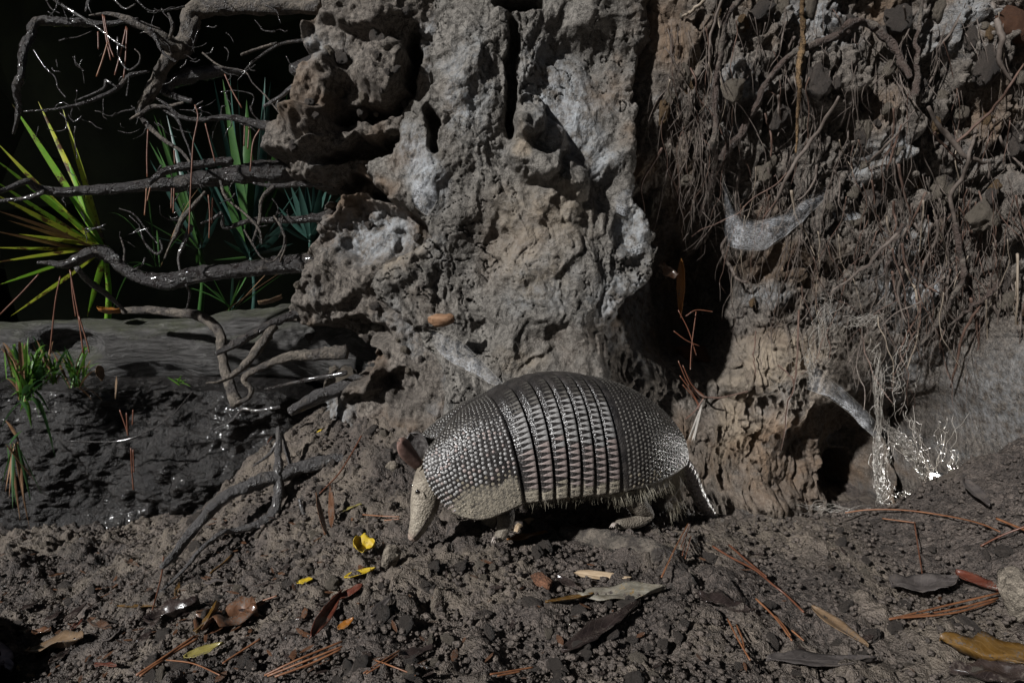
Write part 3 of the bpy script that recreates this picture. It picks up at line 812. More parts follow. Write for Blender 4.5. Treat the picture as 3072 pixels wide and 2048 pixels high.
# the arm that turns up beside the palm
root(Z4, [(2120, 240), (1900, 260), (1700, 280), (1450, 310), (1250, 335), (1120, 365), (960, 340), (830, 280), (760, 210), (690, 170), (620, 170), (530, 215), (430, 255), (330, 245), (250, 240)],
     [75, 60, 52, 50, 52, 55, 48, 42, 48, 50, 42, 36, 26, 16, 8], 1.56, 1.44, 'root_wet', sides=16, per=12, rough=0.3)
root(Z4, [(520, 280), (600, 370), (720, 455), (850, 575)], [22, 20, 18, 10], 1.46, 1.62, 'root_grey', sides=9)
root(Z4, [(830, 565), (1000, 560), (1200, 580), (1330, 595), (1430, 655), (1485, 740), (1490, 840), (1510, 950), (1550, 1080), (1590, 1190)], [22, 26, 30, 34, 34, 33, 32, 34, 36, 42], 1.72, 1.52, 'root_clay', sides=12, per=10, rough=0.2)
root(Z4, [(940, 10), (975, 110), (1050, 180), (1090, 150), (1075, 90)], [5, 8, 10, 9, 6], 1.5, 1.49, 'root_wet', sides=7)
root(Z4, [(1225, -10), (1160, 90), (1105, 215)], [8, 6], 1.49, 1.48, 'root_clay', sides=6)
root(Z4, [(1285, -10), (1240, 100), (1200, 200), (1210, 300)], [18, 16, 10, 6], 1.49, 1.47, 'root_grey', sides=8)
root(Z4, [(975, 210), (950, 260), (880, 300)], [8, 5], 1.5, 1.49, 'root_wet', sides=6)
root(Z4, [(810, 70), (835, 150), (835, 230)], [5, 8], 1.47, 1.47, 'root_wet', sides=6)
root(Z4, [(1640, 20), (1700, 120), (1760, 210), (1830, 235), (1900, 150), (1915, 60)], [7, 7, 6, 6, 7, 8], 1.48, 1.47, 'root_clay', sides=6)
root(Z4, [(1250, 390), (1275, 450), (1255, 550)], [9, 6], 1.5, 1.55, 'root_wet', sides=6)
root(Z4, [(2060, 560), (1850, 640), (1700, 720), (1580, 790), (1450, 855)], [30, 30, 28, 30, 18], 1.56, 1.48, 'root_wet', sides=10)
root(Z4, [(1840, 660), (1760, 780), (1690, 880), (1600, 970), (1490, 1035), (1385, 1050)], [36, 34, 28, 20, 12, 5], 1.54, 1.46, 'root_clay', sides=10)
root(Z4, [(2330, 840), (2100, 860), (1950, 870), (1800, 925), (1690, 975), (1640, 1030), (1690, 1090), (1665, 1150), (1580, 1190)], [46, 38, 32, 26, 22, 20, 18, 16, 14], 1.46, 1.46, 'root_clay', sides=10)
root(Z4, [(2330, 980), (2050, 1030), (1780, 1090)], [18, 14, 8], 1.44, 1.47, 'root_wet', sides=8)
root(Z4, [(2420, 1050), (2290, 1090), (2120, 1150), (1950, 1240)], [66, 54, 46, 30], 1.50, 1.36, 'root_grey', sides=12)
root(Z4, [(1300, 1100), (1150, 1270), (1000, 1370), (800, 1440), (450, 1440)], [5, 5, 6, 8, 5], 1.58, 1.58, 'root_wet', sides=6)
root(Z4, [(1880, 1210), (1720, 1235), (1630, 1225), (1560, 1300), (1440, 1360)], [12, 12, 10, 8, 3], 1.40, 1.42, 'root_grey', sides=7)

for k in range(11):                                       # thin wet side twigs of the torn roots
    x0, y0 = rng.uniform(250, 1950), rng.choice([rng.uniform(60, 500), rng.uniform(650, 900), rng.uniform(1150, 1500)])
    a_ = rng.uniform(0.3, 2.6); L_ = rng.uniform(90, 280); pts = [(x0, y0)]
    for q in range(4):
        a_ += rng.gauss(0, 0.45); pts.append((pts[-1][0] + L_ / 4 * math.cos(a_), pts[-1][1] + L_ / 4 * math.sin(a_)))
    root(Z1, pts, [rng.uniform(4, 9), 2], rng.uniform(1.46, 1.54), rng.uniform(1.40, 1.50), 'root_wet', sides=6, per=5)

tw = []
for k in range(90):                                       # a haze of fine wet twigs round the torn roots
    x0, y0 = rng.uniform(250, 2000), rng.choice([rng.uniform(0, 520), rng.uniform(600, 900), rng.uniform(1100, 1560)])
    d_ = rng.uniform(1.42, 1.54); a_ = rng.uniform(0.0, 3.1); L_ = rng.uniform(50, 190); P_ = [(x0, y0)]
    for q in range(4):
        a_ += rng.gauss(0, 0.5); P_.append((P_[-1][0] + L_ / 4 * math.cos(a_), P_[-1][1] + L_ / 4 * math.sin(a_)))
    r_ = rng.uniform(0.0007, 0.0018)
    tw.append(tube_geo([at(*Z1(x, y), d_) for (x, y) in P_], [r_, r_, r_ * 0.9, r_ * 0.7, r_ * 0.3], sides=5, per=3, rough=0.4, seed=k))
V, F = join_geo(tw)
obj("fine_twigs", mesh_py("fine_twigs", V, F), M['root_wet'], plate)["kind"] = "stuff"

# forked root standing out of the ground beside the slope: a thing of its own
fork = obj("forked_root", None); fork.location = ground_hit(*ZB(1860, 520))
tag(fork, "bare grey forked root arching down onto the soil below the log", "root")
inv = fork.location.copy()
def froot(zf, pts, rad, d0, d1, mat='root_grey', **kw):
    o = root(zf, pts, rad, d0, d1, mat, fork, name="root_branch", **kw)
    o.location = -inv
    return o
froot(ZB, [(1870, -150), (1872, -60), (1868, 40), (1870, 150), (1872, 290), (1840, 420), (1760, 490), (1660, 525), (1560, 550), (1500, 552), (1420, 610), (1340, 680), (1250, 790), (1150, 890), (1060, 970), (985, 1035)],
      [14, 20, 24, 30, 32, 34, 32, 24, 18, 17, 15, 14, 13, 10, 8, 4], 1.34, 1.09, sides=12, per=7)
froot(ZB, [(2330, 60), (2150, 90), (2000, 130), (1880, 185), (1750, 215), (1600, 275), (1480, 345), (1400, 420), (1280, 560), (1170, 700), (1085, 790)],
      [40, 46, 46, 46, 46, 44, 42, 36, 33, 28, 22], 1.36, 1.13, sides=14, per=8)
froot(ZB, [(1870, -60), (1810, 30), (1760, 70), (1700, 110)], [14, 12, 9, 4], 1.35, 1.32, sides=8)
froot(ZB, [(1880, -120), (1910, -40), (1940, 60), (1950, 110)], [18, 16, 14, 8], 1.35, 1.33, sides=8)
froot(ZB, [(2010, 330), (2050, 460), (2090, 560), (2130, 600)], [10, 16, 18, 12], 1.26, 1.22, sides=8)

# ------------------------------------------------------------------ roots of the right hand wall
def wroot(zf, pts, rad, off, mat, sides=8, per=6, rough=0.25, wob=0.004):
    P = [on_wall(*zf(x, y), off if np.isscalar(off) else off[k]) for k, (x, y) in enumerate(pts)]
    # keep the strand taut: smooth its distance
    ys = np.array([p.y for p in P])
    for _ in range(3): ys[1:-1] = np.minimum(ys[1:-1], 0.5 * ys[1:-1] + 0.25 * (ys[:-2] + ys[2:]))
    P2 = []
    for (x, y), yy in zip(pts, ys):
        sx, sy = zf(x, y); q = at(sx, sy, 1.0); r = q - Vector((0, 0, CAM_Z))
        P2.append(Vector((0, 0, CAM_Z)) + r * (yy / r.y))
    n = len(pts)
    R = [(rad[0] + (rad[-1] - rad[0]) * k / (n - 1) if len(rad) == 2 else rad[k]) / 2.24 / FOC * P2[k].y for k in range(n)]
    return tube("tree_root", P2, R, M[mat], plate, sides=sides, per=per, rough=rough, wob=wob, seed=rng.randrange(1, 900))

wroot(Z3, [(410, -20), (310, 100), (260, 280), (235, 450), (210, 600), (215, 800), (210, 960), (220, 1100), (160, 1350), (60, 1560)], [22, 20, 20, 22, 20, 18, 22, 18, 18, 14], 0.05, 'root_brown', sides=10, per=9, rough=0.5, wob=0.006)
wroot(Z3, [(270, -20), (200, 190), (180, 400), (175, 520)], [10, 8], 0.05, 'rootlet')
wroot(Z3, [(150, 0), (60, 80), (0, 110)], [12, 8], 0.03, 'rootlet_pale')
wroot(Z3, [(1110, 220), (900, 290), (740, 370), (580, 540), (520, 680), (430, 830), (330, 960), (240, 1110), (150, 1400), (60, 1570)], [26, 24, 20, 22, 20, 24, 26, 24, 20, 14], 0.045, 'root_brown', sides=10, per=9, rough=0.5, wob=0.006)
wroot(Z3, [(1040, 250), (1120, 160), (1210, 145), (1320, 210), (1420, 320), (1480, 440), (1530, 520)], [14, 26, 22, 26, 24, 22, 16], 0.05, 'root_brown', sides=10, per=9, rough=0.5, wob=0.006)
wroot(Z3, [(1610, -20), (1585, 200), (1570, 350), (1580, 500), (1560, 640)], [12, 12, 14, 18, 22], 0.05, 'root_brown', sides=10, per=9, rough=0.5, wob=0.006)
wroot(Z3, [(1650, 720), (1720, 840), (1800, 930), (1880, 1030), (2000, 1090), (2060, 1100), (2055, 1200)], [12, 14, 18, 16, 12, 9, 6], 0.045, 'rootlet', sides=8)
wroot(Z3, [(805, -20), (805, 180), (790, 400), (785, 560), (770, 760), (770, 900), (760, 1030)], [18, 16, 20, 14, 10, 9, 5], 0.06, 'clod_ochre', rough=0.7, per=14)
wroot(Z3, [(1050, 650), (950, 820), (830, 1000), (720, 1160), (620, 1370), (520, 1540)], [8, 10, 13, 12, 10, 6], 0.06, 'rootlet')
wroot(Z3, [(1240, 1100), (1400, 950), (1500, 820), (1560, 740)], [8, 8, 6, 4], 0.05, 'rootlet')
wroot(Z3, [(1470, 840), (1420, 1000), (1370, 1150)], [6, 8, 5], 0.05, 'rootlet_red')
wroot(Z3, [(2110, 130), (2140, 240), (2130, 420), (2220, 560)], [18, 20, 14, 8], 0.04, 'rootlet')
wroot(Z3, [(1840, 960), (1950, 860), (2080, 740), (2200, 570), (2294, 430)], [10, 9, 9, 8, 6], 0.05, 'rootlet_red')
wroot(Z3, [(1970, 870), (1930, 1030), (1890, 1180), (1810, 1300), (1820, 1460), (1860, 1570)], [10, 12, 13, 14, 12, 10], 0.05, 'rootlet')
wroot(Z6, [(1830, -20), (1850, 120), (1890, 270), (1870, 380), (1770, 540), (1700, 660), (1600, 790)], [18, 20, 18, 16, 20, 16, 10], 0.06, 'root_brown', sides=10, per=9, rough=0.5, wob=0.006)
wroot(Z6, [(2130, 380), (2060, 450), (1960, 530), (1880, 590), (1800, 660)], [18, 17, 14, 10, 6], 0.06, 'root_brown', sides=10, per=9, rough=0.5, wob=0.006)
wroot(Z6, [(2040, 460), (1950, 610), (1890, 720), (1830, 960), (1800, 1080)], [8, 9, 9, 7, 4], 0.06, 'rootlet_red')
wroot(Z6, [(1480, -20), (1420, 110), (1380, 230), (1350, 320)], [16, 14, 10, 6], 0.06, 'root_brown', sides=10, per=9, rough=0.5, wob=0.006)
wroot(Z6, [(1450, 40), (1320, 170), (1240, 260), (1120, 360), (1010, 430), (1000, 490)], [12, 12, 10, 8, 7, 4], 0.06, 'rootlet')
wroot(Z6, [(300, 70), (265, 130), (290, 220), (330, 290), (370, 350), (425, 370), (440, 320)], [12, 12, 12, 11, 11, 9, 5], 0.05, 'rootlet')
wroot(Z6, [(190, 0), (150, 90), (60, 150), (0, 190)], [14, 12, 8, 5], 0.04, 'rootlet')
wroot(Z6, [(125, 130), (110, 240), (75, 370)], [9, 5], 0.04, 'rootlet')
wroot(Z6, [(2250, 180), (2250, 500), (2230, 800), (2200, 1050), (2205, 1400)], [9, 7, 6, 5, 4], 0.07, 'rootlet_pale', sides=6)
wroot(Z6, [(2040, 470), (2045, 640), (2048, 800)], [6, 5, 4], 0.06, 'rootlet_pale', sides=6)
wroot(Z6, [(780, 560), (770, 850), (745, 1080), (700, 1230), (680, 1400), (660, 1500)], [7, 6, 6, 6, 4, 3], 0.10, 'rootlet_red', sides=6)
wroot(Z6, [(640, 930), (730, 1010), (750, 1080)], [5, 6], 0.10, 'rootlet_red', sides=5)
wroot(Z6, [(490, 700), (480, 860), (490, 1000)], [5, 4], 0.05, 'rootlet_red', sides=5)
wroot(Z6, [(0, 940), (120, 1130), (280, 1140), (440, 1105)], [8, 8, 6, 4], 0.05, 'rootlet_red', sides=6)
wroot(Z6, [(100, 560), (70, 750), (60, 950)], [6, 5], 0.08, 'rootlet_red', sides=5)

# hanging rootlets, each its own strand
def strand(sx, sy, length, off, r, mat, drift, curl=14, branch=0):
    pts, x, y = [], sx, sy
    n = max(5, int(length / 34))
    a = rng.uniform(-0.3, 0.3) + drift
    for k in range(n + 1):
        pts.append((x, y))
        a = a * 0.8 + drift * 0.2 + rng.gauss(0, 0.22)
        x += math.sin(a) * length / n + rng.gauss(0, curl * 0.2); y += math.cos(a) * length / n
    base = on_wall(*pts[0], off)
    yy, P = base.y, []
    for k, (px, py) in enumerate(pts):
        w = on_wall(px, py, off * 0.6).y
        yy = min(yy + 0.012, w) if k else yy
        q = at(px, py, 1.0); rr = q - Vector((0, 0, CAM_Z))
        P.append(Vector((0, 0, CAM_Z)) + rr * (yy / rr.y))
    R = [r * (1 - 0.65 * k / n) for k in range(n + 1)]
    tube("tree_root", P, R, M[mat], plate, sides=5, per=3, rough=0.3, seed=rng.randrange(1, 900))
    if branch:
        fine_lines.append((P, r))
fine_lines = []
zones = [((2000, 3072), (0, 560), (110, 380), 62, 0.045), ((2080, 2700), (420, 760), (120, 330), 26, 0.05), ((2650, 3072), (560, 900), (130, 380), 70, 0.055),
         ((1985, 2130), (150, 600), (120, 330), 12, 0.05), ((2380, 2560), (600, 980), (140, 330), 14, 0.07), ((2560, 2800), (780, 1000), (150, 330), 10, 0.06), ((2850, 3072), (900, 1160), (80, 200), 8, 0.04)]
for (xr, yr, lr_, cnt, off) in zones:
    for k in range(cnt):
        strand(rng.uniform(*xr), rng.uniform(*yr), rng.uniform(*lr_), rng.uniform(0.4, 1.2) * off, rng.choice([0.0009, 0.0011, 0.0014, 0.0019, 0.0030]),
               rng.choice(['rootlet', 'rootlet', 'rootlet', 'rootlet_red', 'rootlet_red', 'rootlet_red', 'rootlet_pale']), rng.choice([-0.3, -0.1, 0.0, 0.05, 0.2]), branch=1)
# hair-fine fibres on those strands
parts = []
for (P, r) in fine_lines:
    for k in range(rng.randrange(1, 4)):
        i = rng.randrange(1, len(P)); p = P[i]
        d = Vector((rng.gauss(0, 0.6), rng.gauss(-0.3, 0.4), rng.gauss(-1.0, 0.5))).normalized()
        L = rng.uniform(0.012, 0.045); bend = Vector((rng.gauss(0, 0.4), rng.gauss(0, 0.3), -0.5))
        parts.append(tube_geo([p, p + d * L * 0.5 + bend * L * 0.1, p + d * L + bend * L * 0.4], [0.0007, 0.0006, 0.0003], sides=3, per=3, rough=0))
# a curtain of thin roots too many to count
def thin(sx, sy, length, off, r, drift):
    x, y, a, pts = sx, sy, drift, []
    n = max(4, int(length / 40))
    for k in range(n + 1):
        pts.append((x, y)); a = a * 0.6 + drift * 0.4 + rng.gauss(0, 0.30)
        x += math.sin(a) * length / n; y += math.cos(a) * length / n
    yy = None; P = []
    for k, (px, py) in enumerate(pts):
        w = on_wall(px, py, off).y
        yy = w if yy is None else min(yy + 0.010, w)
        rr = at(px, py, 1.0) - Vector((0, 0, CAM_Z)); P.append(Vector((0, 0, CAM_Z)) + rr * (yy / rr.y))
    return tube_geo(P, [r * (1 - 0.7 * k / n) for k in range(n + 1)], sides=3, per=2, rough=0.3, seed=rng.randrange(99))
for (xr, yr, lr_, cnt, off) in [((1990, 3080), (-20, 620), (80, 300), 190, 0.02), ((2640, 3080), (480, 960), (90, 320), 130, 0.03), ((2180, 2640), (560, 980), (80, 300), 90, 0.04), ((1985, 2160), (60, 620), (90, 300), 60, 0.03)]:
    for k in range(cnt):
        parts.append(thin(rng.uniform(*xr), rng.uniform(*yr), rng.uniform(*lr_), off * rng.uniform(0.3, 1.5), rng.choice([0.0005, 0.0006, 0.0008, 0.0012]), rng.choice([-0.15, -0.05, 0, 0, 0.05, 0.15])))
V, F = join_geo(parts)
o = obj("root_fibres", mesh_py("root_fibres", V, F), M['rootlet'], plate); o["kind"] = "stuff"

# clods still held by the roots
WALLCLOD = {}
for mname in ('clod', 'clod_grey', 'clod_ochre', 'clod_rust'):
    for k in range(4):
        V, F = lump(4, 30 + k * 3 + len(mname), 0.40, 1.5)
        me = mesh_np("clod", V, F); me.materials.append(M[mname]); WALLCLOD.setdefault(mname, []).append(me)
def wall_clod(sx, sy, rx, rz, mname, off=0.01):
    p = on_wall(sx, sy, off)
    o = obj("clod", rng.choice(WALLCLOD[mname]), parent=plate)
    k = p.y / FOC
    o.location = p; o.scale = (rx * k, (rx + rz) * 0.42 * k, rz * k)
    o.rotation_euler = (rng.uniform(-0.3, 0.3), rng.uniform(-0.25, 0.25), rng.uniform(0, 6.28) if abs(rx - rz) < 8 else rng.choice([0, math.pi]) + rng.uniform(-0.3, 0.3))
    return o
for (sx, sy, rx, rz, mn) in [(2195, 270, 36, 42, 'clod_grey'), (2445, 250, 42, 60, 'clod'), (2880, 340, 24, 34, 'clod_grey'), (2832, 560, 30, 60, 'clod_grey'), (2960, 640, 40, 54, 'clod_grey'),
                             (2835, 545, 24, 36, 'clod'), (2815, 950, 16, 46, 'clod_grey'), (3025, 900, 26, 36, 'clod_grey'), (2610, 600, 34, 50, 'clod'), (2530, 90, 44, 40, 'clod'),
                             (2700, 60, 46, 36, 'clod'), (3040, 80, 50, 60, 'clod_rust'), (3040, 430, 40, 60, 'clod'), (2960, 360, 22, 30, 'clod_ochre'), (2590, 380, 30, 60, 'clod_grey'),
                             (2610, 480, 24, 44, 'clod_grey'), (2330, 350, 34, 40, 'clod'), (2790, 640, 22, 30, 'clod'), (2290, 30, 40, 30, 'clod'), (2960, 200, 40, 50, 'clod'),
                             (1940, 640, 20, 40, 'clod_grey'), (2760, 260, 26, 30, 'clod'), (1990, 340, 18, 40, 'clod_ochre'), (2090, 1065, 62, 40, 'clod_rust'), (1045, 1135, 42, 46, 'clod_grey'),
                             (1000, 1140, 24, 40, 'clod_grey'), (1180, 800, 40, 30, 'clod_grey')]:
    wall_clod(sx, sy, rx, rz, mn)
for k in range(95):
    sx, sy = rng.uniform(1990, 3080), rng.uniform(0, 1050)
    if 1990 < sx < 2220 and sy > 600: continue
    rx = rng.uniform(8, 24)
    wall_clod(sx, sy, rx, rx * rng.uniform(0.9, 2.0), rng.choice(['clod', 'clod_grey', 'clod_grey', 'clod_grey', 'clod_ochre']), rng.uniform(-0.006, 0.008))
for k in range(40):
    sx, sy = rng.uniform(880, 1280), rng.uniform(0, 1150)
    rx = rng.uniform(8, 22)
    wall_clod(sx, sy, rx, rx * rng.uniform(0.7, 1.4), rng.choice(['clod', 'clod', 'clod_grey']), rng.uniform(-0.005, 0.01))

# ------------------------------------------------------------------ the armadillo
YAW = math.radians(22)
A0 = at(1680, 1604, 1.10)
EX = Vector((math.cos(YAW), math.sin(YAW), 0)); EY = Vector((-math.sin(YAW), math.cos(YAW), 0))
def loc(sx, sy, yl):
    """photo pixel -> armadillo coordinates on the upright plane yl metres from its midline"""
    c = Vector((0, 0, CAM_Z)); r = at(sx, sy, 1.0) - c
    t = (yl - (c - A0).dot(EY)) / r.dot(EY)
    p = c + r * t - A0
    return np.array([p.dot(EX), yl, p.z])
secs = []      # top on the midline, rim on the near flank, half width, forward bow
for (tx, ty, bx_, by_, w, bow) in [
    (1318, 1318, 1345, 1528, 0.052, -0.036), (1352, 1266, 1395, 1551, 0.067, -0.026), (1405, 1216, 1465, 1554, 0.078, -0.013), (1464, 1184, 1572, 1510, 0.087, 0.0),
    (1520, 1154, 1620, 1503, 0.091, 0), (1569, 1135, 1662, 1497, 0.094, 0), (1613, 1124, 1704, 1492, 0.096, 0), (1653, 1119, 1742, 1488, 0.097, 0),
    (1689, 1118, 1782, 1484, 0.097, 0), (1722, 1121, 1820, 1481, 0.097, 0), (1756, 1127, 1862, 1477, 0.096, 0),
    (1830, 1143, 1930, 1462, 0.092, 0), (1905, 1176, 1985, 1440, 0.080, 0), (1975, 1226, 2028, 1417, 0.058, 0), (2030, 1290, 2050, 1400, 0.032, 0), (2058, 1345, 2062, 1392, 0.010, 0)]:
    T = loc(tx, ty, 0.0); B = loc(bx_, by_, -0.95 * w)
    secs.append((T[0], T[2], B[0], B[2], w, bow))
secs = np.array(secs); NS = len(secs)
PHM = 1.86
def interp_s(s):
    s = np.clip(np.asarray(s, float), 0, NS - 1 - 1e-6)
    i = np.floor(s).astype(int); t = (s - i)[..., None]
    g = lambda k: secs[np.clip(i + k, 0, NS - 1)]
    a, b, c, d = g(-1), g(0), g(1), g(2)
    return 0.5 * (2 * b + (c - a) * t + (2 * a - 5 * b + 4 * c - d) * t ** 2 + (3 * b - 3 * c + d - a) * t ** 3)
def shell(s, u, off=0.0):
    """u: 0 on the spine, 1 at the near rim, -1 at the far rim"""
    s, u = np.broadcast_arrays(np.asarray(s, float), np.asarray(u, float))
    def raw(s, u):
        q = interp_s(s); ph = np.abs(u) * PHM
        f = (1 - np.cos(ph)) / (1 - math.cos(PHM))
        x = q[..., 0] + (q[..., 2] - q[..., 0]) * f + q[..., 5] * np.sin(np.pi * np.clip(np.abs(u), 0, 1))
        z = q[..., 1] + (q[..., 3] - q[..., 1]) * f
        y = -np.sign(u) * q[..., 4] * np.sin(ph) ** 0.88
        return np.stack([x, y, z], -1)
    p = raw(s, u)
    e = 1e-3
    ds = raw(np.clip(s + e, 0, NS - 1.002), u) - raw(np.clip(s - e, 0, NS - 1.002), u)
    uu = np.where(np.abs(u) < 2e-3, 2e-3, u)
    du = raw(s, uu + e) - raw(s, uu - e)
    n = np.cross(du, ds); n /= np.linalg.norm(n, axis=-1)[..., None] + 1e-12
    c = p - np.stack([p[..., 0], np.zeros_like(p[..., 0]), np.full_like(p[..., 0], 0.09)], -1)
    flip = np.sign((n * c).sum(-1)); flip = np.where(flip == 0, 1, flip)
    n = n * flip[..., None]
    return p + n * np.asarray(off)[..., None], n

def shell_mat():
    m, nt, b = new_mat("shell_horn")
    v = coords(nt)
    vo = N(nt, "ShaderNodeTexVoronoi"); vo.inputs["Scale"].default_value = 330; nt.links.new(v, vo.inputs["Vector"])
    f = noise(nt, 60, 5, 0.7, v)
    c = mix(nt, ramp(nt, f, [(0.35, 0.0), (0.65, 1.0)]), (0.012, 0.011, 0.011), (0.036, 0.032, 0.030))
    a = N(nt, "ShaderNodeVertexColor", layer_name="wt"); sep = N(nt, "ShaderNodeSeparateColor"); nt.links.new(a.outputs[0], sep.inputs[0])
    sandf = math_n(nt, 'MULTIPLY', sep.outputs[0], ramp(nt, noise(nt, 110, 6, 0.75, v), [(0.36, 0.15), (0.56, 1.0)]))
    sandc = mix(nt, noise(nt, 500, 3, 0.7, v), (0.18, 0.152, 0.115), (0.40, 0.355, 0.28))
    c = mix(nt, sandf, c, sandc)
    nt.links.new(c, b.inputs["Base Color"])
    nt.links.new(ramp(nt, sandf, [(0, 0.30), (0.5, 0.9)]), b.inputs["Roughness"])
    b.inputs["Specular IOR Level"].default_value = 0.5
    h = math_n(nt, 'ADD', math_n(nt, 'MULTIPLY', vo.outputs[0], -0.7), math_n(nt, 'MULTIPLY', noise(nt, 600, 3, 0.7, v), sandf))
    bump(nt, b, h, 0.7, 0.002)
    return m
M['shell'] = shell_mat()
M['scute_pale'] = simple_mat("scute_pale", (0.215, 0.207, 0.200), (0.36, 0.350, 0.342), 420, 0.24, 0.5, 0.3, 0.0006)
M['scute_mid'] = simple_mat("scute_mid", (0.080, 0.074, 0.066), (0.150, 0.140, 0.128), 200, 0.25, 0.5, 0.3, 0.0006)
M['scute_dark'] = simple_mat("scute_dark", (0.035, 0.032, 0.029), (0.075, 0.07, 0.062), 200, 0.30, 0.55, 0.3, 0.0006)
M['scute_pink'] = simple_mat("scute_pink", (0.225, 0.175, 0.160), (0.355, 0.300, 0.280), 420, 0.42, 0.5, 0.3, 0.0006)
M['scute_sand'] = simple_mat("scute_sand", (0.215, 0.185, 0.140), (0.36, 0.32, 0.255), 500, 0.9, 0.2, 0.8, 0.0012)

def skin_mat():
    m, nt, b = new_mat("armadillo_skin")
    v = coords(nt)
    vo = N(nt, "ShaderNodeTexVoronoi"); vo.inputs["Scale"].default_value = 330; nt.links.new(v, vo.inputs["Vector"])
    f = noise(nt, 45, 6, 0.7, v)
    c = mix(nt, ramp(nt, f, [(0.35, 0.0), (0.62, 1.0)]), (0.17, 0.142, 0.108), (0.42, 0.37, 0.295))
    a = N(nt, "ShaderNodeVertexColor", layer_name="wt"); sep = N(nt, "ShaderNodeSeparateColor"); nt.links.new(a.outputs[0], sep.inputs[0])
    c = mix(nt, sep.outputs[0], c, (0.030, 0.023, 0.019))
    c = mix(nt, math_n(nt, 'MULTIPLY', sep.outputs[1], 0.85), c, (0.42, 0.30, 0.25))
    c = mix(nt, ramp(nt, vo.outputs[0], [(0.1, 0.0), (0.8, 0.6)]), c, (0.075, 0.06, 0.045))
    nt.links.new(c, b.inputs["Base Color"]); b.inputs["Roughness"].default_value = 0.7
    h = math_n(nt, 'ADD', math_n(nt, 'MULTIPLY', vo.outputs[0], -0.8), math_n(nt, 'MULTIPLY', noise(nt, 260, 4, 0.7, v), 0.7))
    bump(nt, b, h, 0.7, 0.0025)
    return m
M['skin'] = skin_mat()

# body, head, legs and tail core: one continuous skin
sk_v, sk_e, sk_r = [], [], []
def chain(start, pts):
    prev = start
    for (sx, sy, yl, r) in pts:
        sk_v.append(loc(sx, sy, yl)); sk_r.append(r if not np.isscalar(r) else (r, r))
        i = len(sk_v) - 1
        if prev is not None: sk_e.append((prev, i))
        prev = i
    return prev
p_pelvis = chain(None, [(1900, 1395, 0, 0.060)])
p_mid = chain(p_pelvis, [(1760, 1370, 0, 0.070)])
p_chest = chain(p_mid, [(1580, 1385, 0, 0.064)])
p_sh = chain(p_chest, [(1480, 1410, 0, 0.052)])
chain(p_sh, [(1390, 1405, 0, 0.038), (1325, 1385, 0, 0.026), (1299, 1402, 0, (0.023, 0.024)), (1287, 1438, 0, (0.0235, 0.0250)), (1280, 1478, 0, (0.0230, 0.0250)), (1273, 1518, 0, (0.0215, 0.0225)),
             (1263, 1555, 0, (0.0180, 0.0180)), (1251, 1587, 0, (0.0135, 0.0130)), (1240, 1609, 0, (0.0095, 0.0092)), (1234, 1622, 0, (0.0072, 0.0072))])
for s, dx in ((-1, 0), (1, -52)):
    chain(p_sh, [(1500 + dx, 1500, s * 0.042, 0.020), (1524 + dx, 1548, s * 0.048, 0.0150), (1508 + dx, 1590, s * 0.050, 0.0110), (1500 + dx, 1612, s * 0.051, 0.0098), (1484 + dx, 1619, s * 0.052, 0.0060)])
    hx = 0 if s < 0 else 70
    chain(p_pelvis, [(1935 + hx, 1440, s * 0.045, 0.034), (1890 + hx, 1498, s * 0.058, 0.024), (1950 + hx, 1545, s * 0.056, 0.0125), (1905 + hx, 1567, s * 0.060, 0.0110), (1845 + hx, 1574, s * 0.064, 0.0075)])
TAIL = [(2040, 1385), (2068, 1425), (2090, 1475), (2118, 1525), (2146, 1562), (2168, 1584)]
chain(p_pelvis, [(2000, 1380, 0, 0.030)] + [(x, y, 0.004 * k, max(0.004, 0.0095 - 0.0014 * k)) for k, (x, y) in enumerate(TAIL)])
me = bpy.data.meshes.new("armadillo")
me.from_pydata([tuple(v) for v in sk_v], sk_e, [])
body = obj("armadillo", me)
body.location = A0; body.rotation_euler = (0, 0, YAW)
md = body.modifiers.new("skin", 'SKIN'); md.use_smooth_shade = True; md.branch_smoothing = 0.6
for k, sv in enumerate(me.skin_vertices[0].data):
    sv.radius = sk_r[k]; sv.use_root = (k == 0)
body.modifiers.new("sub", 'SUBSURF').levels = 3
body.modifiers["sub"].render_levels = 3
dg = bpy.context.evaluated_depsgraph_get()
nm = bpy.data.meshes.new_from_object(body.evaluated_get(dg))
nm.name = "armadillo"
body.modifiers.clear(); body.data = nm
nm.polygons.foreach_set("use_smooth", np.ones(len(nm.polygons), dtype=bool))
co = np.empty(len(nm.vertices) * 3); nm.vertices.foreach_get("co", co); co = co.reshape(-1, 3)
hx0 = loc(1300, 1400, 0)[0]; nose = loc(1232, 1621, 0)
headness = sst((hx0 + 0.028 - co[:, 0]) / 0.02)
# brow ridges, eye sockets and the mouth line of the long face
eye = loc(1257, 1477, -0.0185)
for sgn in (1, -1):
    e = eye.copy(); e[1] *= sgn
    d = np.linalg.norm(co - e, axis=1)
    co[:, 1] += sgn * 0.0022 * sst(1 - d / 0.0075)
co += (headness * 0.0006)[:, None] * np.stack([fbm3(co * 160, 3, 5), fbm3(co * 160 + 9, 3, 6), fbm3(co * 160 + 4, 3, 7)], 1)
nm.vertices.foreach_set("co", co.ravel()); nm.update()
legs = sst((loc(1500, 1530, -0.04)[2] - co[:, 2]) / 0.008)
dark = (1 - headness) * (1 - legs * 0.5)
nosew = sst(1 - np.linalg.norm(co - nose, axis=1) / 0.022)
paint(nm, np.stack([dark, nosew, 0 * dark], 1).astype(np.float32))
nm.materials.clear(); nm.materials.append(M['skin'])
tag(body, "armadillo with banded grey shell nosing the soil below the clay wall", "armadillo")

